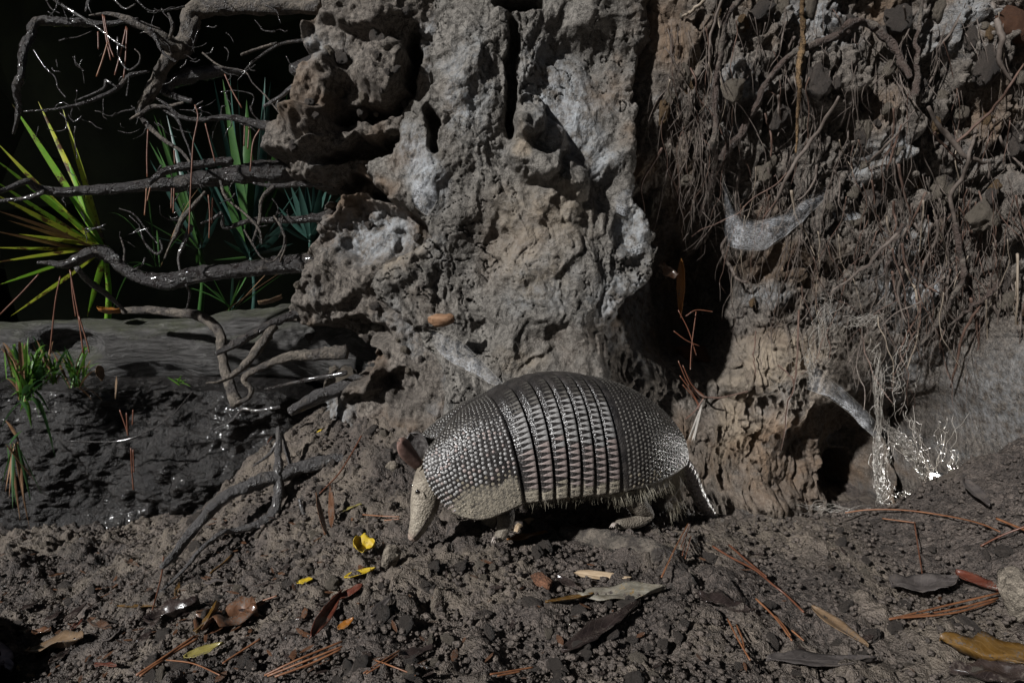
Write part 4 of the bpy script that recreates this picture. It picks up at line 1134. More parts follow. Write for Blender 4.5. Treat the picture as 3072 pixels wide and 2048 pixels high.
def lattice(s0, s1, ns, us, offf):
    S, U = np.meshgrid(np.linspace(s0, s1, ns), us, indexing='ij')
    P, _ = shell(S, U, offf(S, U))
    return S, U, P
def sandy(S, U):
    nz = 0.05 * fbm2(S * 3.1, U * 9, 3, 5)
    k = sst((np.abs(U) - 0.895 + nz + 0.135 * sst((3.05 - S) / 0.3) * sst((S - 0.2) / 1.2)) / 0.07) * sst((10.6 - S) / 2.0)
    rim = 0.5 * sst((np.abs(U) - 0.965) / 0.02)
    return np.maximum(k, rim)
us = np.linspace(-1, 1, 121)
def plate_mesh(name, s0, s1, ns, offf, mat, thick=0.0035):
    S, U, P = lattice(s0, s1, ns, us, offf)
    me = mesh_np(name, P.reshape(-1, 3), grid_faces(ns, len(us))[:, ::-1])
    sv = sandy(S, U).ravel(); paint(me, np.stack([sv, sv, sv], 1).astype(np.float32))
    o = obj(name, me, mat, body)
    so = o.modifiers.new("thickness", 'SOLIDIFY'); so.thickness = thick; so.offset = -1.0
    return o
round_edge = lambda t, w: np.sqrt(np.clip(1 - np.clip(1 - t / w, 0, 1) ** 2, 0, 1))
sho = plate_mesh("shoulder_shield", 0, 3.0, 60, lambda S, U: -0.003 + 0.0045 * round_edge(3.0 - S, 0.12) * round_edge(S, 0.3), M['shell'])
bands = []
for k in range(7):
    s0, s1 = 3.0 + k, 4.0 + k
    f = lambda S, U, s0=s0: -0.0056 + 0.0072 * sst((S - s0 + 0.10) / 0.42) * round_edge(s0 + 1.0 - S, 0.10)
    bands.append((plate_mesh("shell_band", s0 - 0.14, s1, 14, f, M['shell']), s0))
pel = plate_mesh("pelvic_shield", 9.86, NS - 1.01, 70, lambda S, U: -0.0042 + 0.0052 * sst((S - 9.86) / 0.4), M['shell'])

# wedge scales standing on every band, point forward
def wedge(s_front, s_back, uc, du, off, hgt):
    ss = [s_front + (s_back - s_front) * q for q in (0.0, 0.25, 0.5, 0.75, 0.97)]
    hw = [0.04, 0.13, 0.24, 0.36, 0.47]
    rows = []
    for s, w in zip(ss, hw):
        for q in (-1, 0, 1):
            o_ = off(s) + (hgt if q == 0 else hgt * 0.5) * (0.5 if s == ss[0] else 1.0)
            rows.append(shell(s, uc + q * w * du, o_)[0])
    tail = [shell(s_back + 0.02, uc + q * 0.45 * du, off(s_back) - 0.0006)[0] for q in (-1, 0, 1)]
    V = np.array(rows + tail)
    F = []
    for k in range(5): F += [(3 * k, 3 * k + 1, 3 * k + 4, 3 * k + 3), (3 * k + 1, 3 * k + 2, 3 * k + 5, 3 * k + 4)]
    return V, F
for (bo, s0) in bands:
    offb = lambda s, s0=s0: float(-0.0056 + 0.0072 * sst((s - s0 + 0.10) / 0.42))
    n = 23
    for j in range(n):
        uc = 0.10 + (j + 0.5 + 0.5 * (int(s0) % 2)) * 0.86 / n
        if uc > 0.97: continue
        L = 0.50 + 0.32 * sst((uc - 0.15) / 0.4)
        V, F = wedge(s0 + 0.90 - L * rng.uniform(0.88, 1.06), s0 + 0.90, uc + rng.gauss(0, 0.0015), 0.86 / n * rng.uniform(0.86, 1.0), offb, 0.0008)
        lim = rng.gauss(0, 0.03)
        mt = 'scute_dark' if uc < 0.28 + lim else 'scute_mid' if uc < 0.36 + lim else 'scute_pale' if uc < 0.66 + lim else 'scute_pink' if uc < 0.90 + lim else 'scute_sand'
        obj("scale", mesh_py("scale", V, F), M[mt], bo)
    parts = []
    for j in range(n):                       # the far flank, out of sight: one mass
        uc = -(0.10 + (j + 0.5) * 0.86 / n)
        parts.append(wedge(s0 + 0.30, s0 + 0.90, uc, 0.86 / n, offb, 0.0007))
    V, F = join_geo(parts)
    obj("far_scales", mesh_py("far_scales", V, [f[::-1] for f in F]), M['scute_mid'], bo)["kind"] = "stuff"

# round scutes of the two shields
DV, DF = [], []
for a in range(7):
    t = a * 2 * math.pi / 7; DV.append((math.cos(t), math.sin(t), 0))
for a in range(7):
    t = a * 2 * math.pi / 7 + 0.2; DV.append((0.62 * math.cos(t), 0.62 * math.sin(t), 0.62))
DV.append((0, 0, 0.80))
for a in range(7):
    b2 = (a + 1) % 7
    DF += [(a, b2, 7 + b2, 7 + a), (7 + a, 7 + b2, 14)]
DOME = {k: mesh_py("scute", DV, DF) for k in ('scute_pale', 'scute_mid', 'scute_dark', 'scute_pink', 'scute_sand')}
for k, me in DOME.items(): me.materials.append(M[k])
def scutes(parent, s0, s1, ncol, du, tone, offv, cap=295, hi=0.74):
    cand, rest = [], []
    for i in range(ncol):
        s = s0 + (i + 0.5) * (s1 - s0) / ncol
        w = float(interp_s(s)[4])
        n = int(2 * 0.98 / (du * 0.09 / max(w, 0.02)))
        for j in range(n):
            u = -0.98 + (j + 0.5 * (i % 2)) * 1.96 / n
            if abs(u) < 0.02: u = 0.02
            ss = s + rng.gauss(0, 0.07 * (s1 - s0) / ncol); u += rng.gauss(0, 0.0016)
            p, nn = shell(ss, u, offv)
            pu = shell(ss, u + 0.004 * (1 if u > 0 else -1), offv)[0]
            ru = np.linalg.norm(pu - p) / 0.004 * 1.96 / n
            rs = np.linalg.norm(shell(ss + 0.01, u, offv)[0] - p) / 0.01 * (s1 - s0) / ncol
            r = hi * 0.5 * min(ru, rs * 1.25) * rng.uniform(0.80, 1.10)
            if u > 0.985 or r < 0.0006: continue
            (cand if u > 0.16 else rest).append((p, nn, r, ss, u))
    cand.sort(key=lambda c: -c[2])
    rest += cand[cap:]
    def frame(nn):
        z = Vector(nn); x = Vector((1, 0, 0)); x = (x - z * x.dot(z)).normalized(); y = z.cross(x)
        return Matrix((x, y, z)).transposed()
    for (p, nn, r, ss, u) in cand[:cap]:
        tone_k = tone(ss, u); o = obj("scute", DOME[tone_k], parent=parent)
        R = frame(nn).to_4x4(); R.translation = Vector(p)
        o.matrix_local = R @ Matrix.Diagonal((r * 1.05, r, r * (0.30 if tone_k == 'scute_sand' else rng.uniform(0.42, 0.6)), 1))
    parts = {}
    D = np.array(DV)
    for (p, nn, r, ss, u) in rest:
        R = np.array(frame(nn))
        parts.setdefault(tone(ss, abs(u)), []).append((p + (D * np.array([r, r, r * 0.75])) @ R.T, DF))
    for k, pl in parts.items():
        V, F = join_geo(pl)
        obj("small_scutes", mesh_py("small_scutes", V, F), M[k], parent)["kind"] = "stuff"
def tone_sho(s, u):
    g = rng.gauss(0, 0.035)
    if u > 0.80 - 0.05 * (s > 1.2) + g and s > 0.8: return 'scute_sand'
    if u < 0.20 + g: return 'scute_dark'
    if u < 0.34 + g: return 'scute_mid'
    return 'scute_pale' if rng.random() < 0.75 else 'scute_pink'
def tone_pel(s, u):
    g = rng.gauss(0, 0.05)
    if u > 0.93 + g: return 'scute_sand'
    if u < 0.40 + g or s > 12.6 + g * 4: return 'scute_dark'
    return 'scute_mid'
scutes(sho, 0.06, 2.93, 20, 0.028, tone_sho, 0.0012, hi=0.84)
scutes(pel, 10.32, NS - 1.6, 23, 0.030, tone_pel, 0.0010, hi=0.78)

# ears, eyes, claws
def ear_geo(base, tip, side, width, depth):
    base, tip, side = map(np.array, (base, tip, side))
    ax = tip - base; side = side - ax * np.dot(side, ax) / np.dot(ax, ax); side /= np.linalg.norm(side)
    nrm = np.cross(ax / np.linalg.norm(ax), side)
    V, nu, nv = [], 13, 11
    for i in range(nu):
        t = i / (nu - 1); w = width * (0.42 + 0.62 * math.sin(math.pi * min(1, t * 0.62 + 0.12))) * math.sqrt(max(0.0, 1 - max(0, (t - 0.62) / 0.38) ** 2.2))
        if i == nu - 1: w = width * 0.12
        for j in range(nv):
            q = (j / (nv - 1) - 0.5) * 2
            cup = depth * (q * q - 0.5) * (1 - 0.55 * t)
            V.append(base + ax * t + side * w * q * (1 - 0.25 * (1 - t) * abs(q)) + nrm * cup)
    return np.array(V), grid_faces(nu, nv)
M['ear_brown'] = simple_mat("ear_brown", (0.15, 0.085, 0.068), (0.27, 0.175, 0.145), 150, 0.6, 0.4, 0.6, 0.001, trans=0.25)
M['ear_dark'] = simple_mat("ear_dark", (0.022, 0.018, 0.018), (0.12, 0.11, 0.105), 220, 0.42, 0.5, 0.8, 0.0012)
for (b_, t_, sd_, w_, dp, mt) in [((1258, 1392, -0.008), (1197, 1322, -0.020), (0.5, 0.55, 0.6), 0.0150, 0.010, 'ear_brown'),
                                  ((1282, 1375, 0.010), (1231, 1298, 0.016), (0.75, -0.2, 0.6), 0.0165, -0.012, 'ear_dark')]:
    V, F = ear_geo(loc(*b_), loc(*t_), sd_, w_, dp)
    o = obj("ear", mesh_np("ear", V, F), M[mt], body)
    so = o.modifiers.new("thickness", 'SOLIDIFY'); so.thickness = 0.0016
M['eye'] = simple_mat("eye", (0.006, 0.005, 0.004), (0.010, 0.008, 0.007), 50, 0.08, 0.6, 0.0)
V, F = ICO2
for sgn in (-1, 1):
    o = obj("eye", mesh_np("eye", V * 0.0040, F), M['eye'], body)
    e = loc(1257, 1477, -0.0205)
    nearv = co[(np.hypot(co[:, 0] - e[0], co[:, 2] - e[2]) < 0.004) & (co[:, 1] * sgn > 0)]
    e[1] = nearv[np.argmax(np.abs(nearv[:, 1]))][1] - sgn * 0.0010
    o.location = e; o.scale = (1, 0.8, 0.9)
    ring = [e + np.array([0.0044 * math.cos(a), sgn * 0.0009, 0.0038 * math.sin(a)]) for a in np.linspace(0, 2 * math.pi, 10)]
    if sgn < 0: tube("eyelid", ring, [0.0009] * 10, M['scute_sand'], body, sides=5, per=2, rough=0.1)
def on_skin(sx, sy, lift):
    p = loc(sx, sy, -0.012)
    nv = co[(np.hypot(co[:, 0] - p[0], co[:, 2] - p[2]) < 0.0035) & (co[:, 1] < 0)]
    if len(nv): p[1] = nv[:, 1].min() - lift
    return p
tube("mouth_line", [on_skin(x, y, -0.0002) for (x, y) in [(1240, 1617), (1250, 1603), (1261, 1586), (1271, 1566), (1279, 1546)]], [0.0006, 0.0008, 0.0009, 0.0008, 0.0004],
     simple_mat("mouth_crease", (0.03, 0.022, 0.018), (0.05, 0.04, 0.032), 80, 0.7), body, sides=5, per=3, rough=0.3)
tube("brow_fold", [on_skin(x, y, 0.0003) for (x, y) in [(1246, 1462), (1256, 1466), (1266, 1474), (1270, 1490)]], [0.0004, 0.0011, 0.0010, 0.0004], M['skin'], body, sides=6, per=3, rough=0.3)
M['claw'] = simple_mat("claw", (0.20, 0.165, 0.14), (0.30, 0.26, 0.23), 120, 0.4, 0.5)
def claw(a, b, r):
    a, b = np.array(a), np.array(b); m_ = (a + b) / 2 + np.array([0, 0, 0.25 * np.linalg.norm(b - a)])
    tube("claw", [a, m_, b], [r, r * 0.8, r * 0.2], M['claw'], body, sides=7, per=4, rough=0.05)
for s, dx in ((-1, 0), (1, -52)):
    for k, oy in enumerate((-0.011, -0.0035, 0.004, 0.011)):
        claw(loc(1488 + dx + 3 * k, 1613, s * 0.051 + oy), loc(1474 + dx + 6 * k, 1629 - abs(k - 1.5), s * 0.051 + oy * 1.5), 0.0030)
    hx = 0 if s < 0 else 70
    for k, oy in enumerate((-0.012, -0.006, 0.0, 0.006, 0.012)):
        claw(loc(1850 + hx, 1572, s * 0.064 + oy * 0.8), loc(1828 + hx + abs(k - 2) * 6, 1582, s * 0.064 + oy * 1.3), 0.0026)

# ringed tail armour
tp = [loc(x, y, 0.003 * k) for k, (x, y) in enumerate(TAIL)]
tc = catmull(tp, 6)
seg = 17
idx = np.linspace(0, len(tc) - 1, seg + 1)
def tpt(q):
    i = int(min(q, len(tc) - 1.001)); f = q - i
    return tc[i] * (1 - f) + tc[i + 1] * f
for k in range(seg):
    a, b_ = tpt(idx[k]), tpt(idx[k + 1])
    r = 0.0160 * (1 - 0.58 * (k / seg))
    d = (b_ - a)
    tube("tail_ring", [a - d * 0.05, a + d * 0.25, a + d * 0.8, a + d * 1.02], [r * 0.86, r, r * 1.06, r * 0.96], M['tail'] if 'tail' in M else M.setdefault('tail', simple_mat("tail_armour", (0.11, 0.085, 0.074), (0.34, 0.30, 0.27), 260, 0.24, 0.6, 0.9, 0.0015)),
         body, sides=14, per=3, rough=0.10, seed=k)

# coarse belly hair below the rim
hp = []
def hair(p, d, L, w, sag):
    side = np.cross(d, [0.3, 1, 0.2]); side /= np.linalg.norm(side)
    V = []
    for k in range(4):
        t = k / 3; c = p + d * L * t + np.array([0, 0, -sag * L * t * t]); ww = w * (1 - 0.8 * t)
        V += [c - side * ww, c + side * ww]
    return V, [(0, 1, 3, 2), (2, 3, 5, 4), (4, 5, 7, 6)]
for k in range(6500):
    rear = rng.random() < 0.62
    s = rng.uniform(9.8, 14.2) if rear else rng.uniform(2.6, 10)
    u = rng.choice([1, 1, 1, -1]) * rng.uniform(0.94, 0.985)
    p = shell(s, u, -0.006)[0]
    f = sst((s - 9) / 4)
    d = np.array([0.30 + rng.gauss(0.05, 0.45), rng.gauss(0.15, 0.4) * (1 if u > 0 else -1), -1.0]); d /= np.linalg.norm(d)
    L = rng.uniform(0.006, 0.030) * (1.05 if rear else 0.7)
    p = p + np.array([rng.gauss(0, 0.004), rng.uniform(0, 0.03) * (1 if u > 0 else -1), -0.001])
    hp.append(hair(p, d, L, 0.00022, 0.25))
for k in range(200):                                     # tuft running down the haunch
    t = rng.random()
    p = loc(2035 - 25 * t + rng.gauss(0, 10), 1425 + 100 * t, -0.035 - 0.02 * rng.random())
    d = np.array([0.25 + rng.gauss(0, 0.25), -0.2, -1.0]); d /= np.linalg.norm(d)
    hp.append(hair(p, d, rng.uniform(0.008, 0.028), 0.00022, 0.2))
M['hair'] = simple_mat("belly_hair", (0.30, 0.26, 0.19), (0.46, 0.42, 0.33), 30, 0.5, 0.4, 0.0)
V, F = join_geo(hp)
obj("belly_hair", mesh_py("belly_hair", V, F), M['hair'], body)["kind"] = "stuff"

# ------------------------------------------------------------------ plants
def leaf_green(name, a, c2, trans=0.35, rough=0.45, speck=None):
    return simple_mat(name, a, c2, 26, rough, 0.4, 0.25, 0.001, trans=trans, stretch=(1, 1, 1), speck=speck)
M['palm_bright'] = leaf_green("palm_bright", (0.10, 0.29, 0.022), (0.23, 0.40, 0.04), speck=((0.070, 0.036, 0.014), 26, 0.55))
M['palm_yellow'] = leaf_green("palm_yellow", (0.26, 0.36, 0.035), (0.44, 0.44, 0.05), speck=((0.08, 0.04, 0.016), 24, 0.52))
M['palm_brown'] = leaf_green("palm_brown", (0.15, 0.075, 0.04), (0.24, 0.15, 0.09), trans=0.15)
M['palm_blue'] = leaf_green("palm_blue", (0.018, 0.052, 0.042), (0.034, 0.080, 0.064), trans=0.2)
M['palm_green'] = leaf_green("palm_green", (0.026, 0.085, 0.020), (0.052, 0.125, 0.028), trans=0.25)
M['grass'] = leaf_green("grass_blade", (0.060, 0.155, 0.020), (0.12, 0.25, 0.035), trans=0.3)
M['grass_dark'] = leaf_green("grass_dark", (0.028, 0.085, 0.030), (0.055, 0.12, 0.035), trans=0.25)
M['straw'] = leaf_green("straw", (0.16, 0.085, 0.045), (0.26, 0.16, 0.09), trans=0.1)

def blade_geo(a, b, width, droop=0.0, fold=0.35, n=9, up=Vector((0, 0, 1)), prof=None):
    a, b = Vector(a), Vector(b); ax = b - a; L = ax.length
    toward = Vector((0, 0, CAM_Z)) - a
    side = ax.cross(toward).normalized()
    nrm = side.cross(ax).normalized()
    V, F = [], []
    for i in range(n + 1):
        t = i / n
        c = a + ax * t + Vector((0, 0, droop * L * (4 * t * (1 - t) if droop > 0 else t * t)))
        w = width * (prof(t) if prof else (0.30 + 0.70 * math.sin(min(1, t / 0.42) * math.pi / 2)) * (1 - max(0, (t - 0.42) / 0.58) ** 1.7) + 0.02)
        V += [c - side * w - nrm * fold * w, c, c + side * w - nrm * fold * w]
        if i < n:
            k = i * 3
            F += [(k, k + 1, k + 4, k + 3), (k + 1, k + 2, k + 5, k + 4)]
    return V, F

def palm(label, hub, d, tips, wpx, mats, stem_to, group=None):
    o0 = at(*stem_to[:2], stem_to[2])
    pr = obj("fan_palm", None); pr.location = o0
    tag(pr, label, "palm", group)
    h = at(*hub, d)
    s = tube("stalk", [o0 - o0, (h - o0) * 0.5 + Vector((0.01, 0, 0.01)), h - o0], [0.010, 0.008, 0.006], M[mats[0]], pr, sides=7, per=5, rough=0.05)
    for k, tp in enumerate(tips):
        tx, ty = tp[:2]; td = tp[2] if len(tp) > 2 else d + rng.uniform(-0.18, 0.12)
        mt = tp[3] if len(tp) > 3 else mats[k % len(mats)]
        V, F = blade_geo(h - o0 + Vector((rng.gauss(0, .006), rng.gauss(0, .006), rng.gauss(0, .006))), at(tx, ty, td) - o0, wpx / FOC * d * rng.uniform(0.85, 1.15), droop=rng.uniform(0.0, 0.02))
        obj("leaflet", mesh_py("leaflet", V, F), M[mt], pr)
    return pr

palm("bright yellow green fan palm rising beyond the grey log, by the frame edge", (312, 745), 1.95,
     [(36, 312, 1.85), (114, 304, 1.95, 'palm_yellow'), (188, 326, 2.0, 'palm_yellow'), (-12, 425, 1.8, 'palm_yellow'), (-25, 470, 1.75), (-35, 530, 1.75), (-30, 575, 1.72, 'palm_yellow'),
      (-20, 628, 1.8, 'palm_brown'), (57, 702, 1.8, 'palm_yellow'), (-30, 742, 1.75, 'palm_yellow'), (-30, 790, 1.78, 'palm_yellow'), (-15, 858, 1.8), (32, 948, 1.85, 'palm_yellow'),
      (262, 950, 2.0), (110, 560, 1.85), (160, 500, 1.9), (200, 470, 1.95), (248, 545, 2.05, 'palm_yellow'), (20, 660, 1.8, 'palm_brown'), (-30, 690, 1.76, 'palm_brown'), (80, 640, 1.85)],
     10.5, ['palm_bright'], (320, 1010, 2.05))
palm("blue green fan palm in the dark behind the horizontal root, broad upright leaflets", (752, 770), 2.45,
     [(600, 330), (640, 232), (668, 238), (690, 230), (712, 236), (740, 300), (795, 232), (812, 245), (862, 285), (560, 385), (520, 470), (660, 500), (700, 480), (590, 470), (880, 430), (900, 560),
      (670, 720), (640, 780), (868, 670), (880, 730), (840, 780), (690, 660), (930, 600)], 15, ['palm_blue', 'palm_blue', 'palm_green'], (760, 960, 2.5))
palm("bluish pleated palm fan peeping out beside the clay edge", (930, 720), 2.3,
     [(850, 560), (872, 556), (895, 552), (918, 548), (940, 546), (965, 548), (985, 552), (1005, 560), (1030, 580), (835, 620), (820, 660)], 12, ['palm_blue'], (920, 900, 2.35))
palm("green fan palm low in the dark above the log, narrow curved leaflets", (600, 745), 2.2,
     [(462, 345), (480, 360), (500, 345), (448, 425), (470, 440), (450, 480), (495, 565), (520, 560), (440, 705), (430, 660), (545, 520), (640, 560), (590, 790), (500, 640), (660, 640)], 8,
     ['palm_green', 'palm_green', 'palm_blue'], (600, 950, 2.3))

def tuft(label, hub, d, tips, mats, w=0.0028, name="grass_tuft", cat="grass", group=None):
    b0 = at(*hub, d)
    t_ = obj(name, None); t_.location = b0
    tag(t_, label, cat, group)
    for k, tp in enumerate(tips):
        tx, ty = tp[0], tp[1]; td = d + rng.uniform(-0.06, 0.06)
        e = at(tx, ty, td) - b0; st = Vector((rng.gauss(0, .008), rng.gauss(0, .008), 0))
        drop = tp[2] if len(tp) > 2 else rng.uniform(0.05, 0.2)
        V, F = blade_geo(st, e, w * rng.uniform(0.7, 1.3), droop=drop, fold=0.3, n=8)
        mt = tp[3] if len(tp) > 3 else mats[k % len(mats)]
        obj("blade", mesh_py("blade", V, F), M[mt], t_)
def rtips(cx, cy, rx, ry, n, mats=None):
    return [(cx + rng.uniform(-rx, rx), cy - ry * rng.uniform(0.2, 1.0), rng.uniform(0.05, 0.3)) for _ in range(n)]
tuft("green grass tuft in front of the log, under the two hanging brown needles", (232, 1160), 1.62, rtips(230, 1150, 85, 120, 34) + [(275, 1200, .1, 'straw'), (300, 1185, .1), (310, 1205, .15, 'straw')], ['grass', 'grass', 'grass_dark', 'straw'])
tuft("broad bladed grass clump hanging over the bank near the frame edge", (78, 1200), 1.58, rtips(75, 1190, 80, 170, 32) + [(60, 1235, .1), (85, 1240, .1), (95, 1285, .25), (165, 1370, .35, 'grass_dark'), (160, 1330, .35, 'grass_dark'), (5, 1280, .2)], ['grass', 'grass_dark', 'grass', 'straw'], w=0.0046)
tuft("thin wet grass tuft between the broad clump and the needles", (160, 1150), 1.64, rtips(158, 1140, 65, 130, 26), ['grass_dark', 'grass', 'straw'])
tuft("small pale green sprig standing before the dark hollow of the log", (45, 1130), 1.60, rtips(45, 1110, 45, 90, 12) + [(85, 1010, .05), (0, 1040, .1)], ['grass', 'straw'])
tuft("dark trailing grass hanging down the wet bank at the frame edge", (40, 1330), 1.56, [(5 + 11 * k, 1420 + rng.uniform(0, 110), rng.uniform(.02, .1)) for k in range(12)] + [(70, 1290, .1), (15, 1260, .1), (60, 1560, .0, 'straw'), (90, 1590, 0, 'straw')], ['grass_dark', 'straw', 'straw', 'grass_dark'])
tuft("dense bright grass cushion on the bank lip below the small sprig", (100, 1170), 1.60, rtips(100, 1165, 100, 120, 40) + [(30, 1190, .2), (150, 1240, .25), (120, 1260, .3)], ['grass', 'grass', 'grass_dark'], w=0.0034)
tuft("tiny green seedling at the foot of the log", (545, 1152), 1.72, [(500, 1130, .05), (520, 1136, .1), (560, 1140, .1), (572, 1160, .1), (545, 1125, .1)], ['grass'], w=0.003)
tuft("sparse tall grass stems behind the log under the thick root", (690, 935), 2.1, [(560, 815, .05), (610, 780, .02), (700, 800, .02), (760, 790, .02), (720, 840, .02), (780, 830, .03), (870, 800, .02, 'straw'), (850, 820, .02), (830, 790, .02, 'straw'), (500, 860, .1), (640, 870, .1)], ['palm_green', 'palm_green', 'palm_blue'], w=0.005)
tuft("long arching thin stems in the dark opening above the bent root", (470, 800), 2.1, [(320, 640, .2), (440, 560, .2), (560, 690, .1), (380, 790, .1), (600, 560, .1, 'straw'), (470, 690, .2), (330, 960, .3)], ['palm_green'], w=0.003)

# ------------------------------------------------------------------ fallen leaves and litter
def leaf_mat(name, a, c2, rough, speck=None):
    m, nt, b = new_mat(name)
    v = coords(nt)
    f = noise(nt, 55, 6, 0.7, v)
    c = mix(nt, ramp(nt, f, [(0.35, 0.0), (0.65, 1.0)]), a, c2)
    c = mix(nt, ramp(nt, noise(nt, 120, 4, 0.8, v), [(0.58, 0.0), (0.66, 0.8)]), c, speck if speck else tuple(x * 0.3 for x in a))
    uvn = N(nt, "ShaderNodeUVMap"); sep = N(nt, "ShaderNodeSeparateXYZ"); nt.links.new(uvn.outputs[0], sep.inputs[0])
    # side veins: stripes slanting off the midrib
    q = math_n(nt, 'ABSOLUTE', math_n(nt, 'SUBTRACT', sep.outputs[1], 0.5))
    st = math_n(nt, 'SINE', math_n(nt, 'MULTIPLY', math_n(nt, 'SUBTRACT', sep.outputs[0], math_n(nt, 'MULTIPLY', q, 0.5)), 62.0))
    rib = math_n(nt, 'LESS_THAN', q, 0.03)
    vein = math_n(nt, 'MAXIMUM', math_n(nt, 'GREATER_THAN', st, 0.93), rib)
    c = mix(nt, math_n(nt, 'MULTIPLY', vein, 0.35), c, tuple(min(1, x * 1.5 + 0.01) for x in c2))
    snd = ramp(nt, math_n(nt, 'MULTIPLY', noise(nt, 330, 4, 0.8, v), ramp(nt, noise(nt, 28, 3, 0.6, v), [(0.35, 0.75), (0.65, 1.15)])), [(0.56, 0.0), (0.62, 1.0)])
    c = mix(nt, snd, c, (0.115, 0.092, 0.076))
    nt.links.new(c, b.inputs["Base Color"])
    nt.links.new(mix(nt, snd, ramp(nt, f, [(0.4, rough), (0.62, min(1, rough + 0.3))]), (0.9, 0.9, 0.9)), b.inputs["Roughness"])
    b.inputs["Specular IOR Level"].default_value = 0.5
    tr = N(nt, "ShaderNodeBsdfTranslucent"); nt.links.new(c, tr.inputs[0])
    mx = N(nt, "ShaderNodeMixShader"); mx.inputs[0].default_value = 0.2
    nt.links.new(b.outputs[0], mx.inputs[1]); nt.links.new(tr.outputs[0], mx.inputs[2])
    nt.links.new(mx.outputs[0], nt.nodes["Material Output"].inputs[0])
    b.inputs["Coat Weight"].default_value = 0.7 if rough < 0.25 else 0.15; b.inputs["Coat Roughness"].default_value = 0.12
    bump(nt, b, math_n(nt, 'ADD', math_n(nt, 'MULTIPLY', vein, 0.4), f), 0.7, 0.0016)
    return m
LM = {'brown': leaf_mat("leaf_brown", (0.085, 0.040, 0.022), (0.16, 0.080, 0.045), 0.20), 'red': leaf_mat("leaf_red", (0.085, 0.022, 0.014), (0.15, 0.045, 0.025), 0.30),
      'tan': leaf_mat("leaf_tan", (0.145, 0.092, 0.052), (0.21, 0.14, 0.082), 0.38), 'dark': leaf_mat("leaf_dark", (0.018, 0.013, 0.012), (0.050, 0.036, 0.032), 0.12),
      'yellow': leaf_mat("leaf_yellow", (0.42, 0.27, 0.012), (0.62, 0.46, 0.03), 0.45, (0.16, 0.07, 0.01)), 'olive': leaf_mat("leaf_olive", (0.19, 0.155, 0.038), (0.28, 0.24, 0.072), 0.45),
      'grey': leaf_mat("leaf_grey", (0.125, 0.108, 0.080), (0.24, 0.222, 0.18), 0.40, (0.24, 0.14, 0.03)), 'orange': leaf_mat("leaf_orange", (0.22, 0.075, 0.012), (0.34, 0.14, 0.02), 0.32),
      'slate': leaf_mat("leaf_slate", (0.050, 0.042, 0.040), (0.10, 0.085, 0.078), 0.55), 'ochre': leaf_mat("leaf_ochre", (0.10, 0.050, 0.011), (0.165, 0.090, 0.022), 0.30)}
def leaf(label, zf, a, b, wz, mat, curl=0.25, wave=0.12, roll=0.0, lift=0.008, jag=0.05, cat="leaf", name="fallen_leaf", group=None, tiplift=0.0, at_d=None):
    """leaf from stalk to tip on the ground; wz = full width in enlarged pixels"""
    if at_d: A, B = at(*zf(*a), at_d), at(*zf(*b), at_d)
    else: A, B = ground_hit(*zf(*a)), ground_hit(*zf(*b))
    B = B + Vector((0, 0, tiplift))
    ax = B - A; L = ax.length; mid = (A + B) / 2
    w = wz / 2.24 / FOC * mid.length * 0.5
    axn = ax.normalized()
    side = axn.cross(Vector((0, 0, 1))); side = side.normalized() if side.length > 1e-3 else Vector((1, 0, 0))
    w *= 1.0 / max(0.45, abs(side.dot(Vector((1, 0, 0)))) + 0.35 * abs(side.y))
    side = Quaternion(axn, roll) @ side
    nrm = side.cross(axn)
    if nrm.z < 0: nrm = -nrm
    nu, nv = 17, 9
    sd_ = rng.randrange(1, 999)
    V, uv = [], []
    for i in range(nu):
        t = i / (nu - 1)
        pw = (math.sin(math.pi * min(1, t ** 0.85)) ** 0.75) * (1 - 0.25 * t) + 0.015
        for j in range(nv):
            q = (j / (nv - 1) - 0.5) * 2
            jg = 1 + jag * 2.2 * float(n2(np.array([t * 9.0 + sd_]), np.array([q * 0.6 + (3 if q > 0 else 0)]), sd_)[0])
            hgt = 0.6 * curl * w * (q * q - 0.35) + wave * w * 1.0 * float(n2(np.array([t * 3.1 + sd_ * 1.3]), np.array([q * 1.2]), sd_)[0]) + 0.10 * w * abs(q)
            hgt += curl * 0.3 * w * (2 * t - 1) ** 2
            p = A + ax * t + side * (q * w * pw * jg) + nrm * hgt
            V.append(p - mid); uv.append((t, j / (nv - 1)))
    fc = grid_faces(nu, nv)
    me = mesh_np(name, np.array(V), fc)
    ul = me.uv_layers.new(name="UVMap")
    li = np.empty(len(me.loops), dtype=np.int32); me.loops.foreach_get("vertex_index", li)
    ul.data.foreach_set("uv", np.array(uv, dtype=np.float32)[li].ravel())
    o = obj(name, me, LM[mat]); o.location = mid + Vector((0, 0, lift))
    so = o.modifiers.new("thickness", 'SOLIDIFY'); so.thickness = 0.0007
    return tag(o, label, cat, group)

leaf("curled bright yellow leaf on the soil below the armadillo's nose", ZC, (80, 705), (228, 705), 90, 'yellow', curl=0.6, wave=0.3, roll=0.35, lift=0.012)
leaf("yellow leaf with brown spots lying left of a grey clod", ZC, (20, 905), (235, 840), 70, 'yellow', curl=0.4)
leaf("tiny yellow leaf scrap on bare soil below the forked root", ZB, (2000, 935), (2105, 915), 50, 'yellow', curl=0.2)
leaf("narrow olive yellow leaf left of the armadillo's snout", ZC, (-10, 455), (140, 400), 45, 'olive', curl=0.3)
leaf("small faded yellow leaf beside the grey clod", ZC, (330, 855), (500, 850), 32, 'ochre', curl=0.3)
leaf("large crumpled wet brown leaf shining on the slope", ZB, (1330, 1190), (1740, 1150), 190, 'brown', curl=0.3, wave=0.5, lift=0.006, jag=0.12)
leaf("folded rusty leaf edge standing in front of the crumpled leaf", ZB, (1330, 1300), (1480, 1090), 110, 'ochre', curl=0.6, wave=0.3, roll=-0.7, lift=0.012)
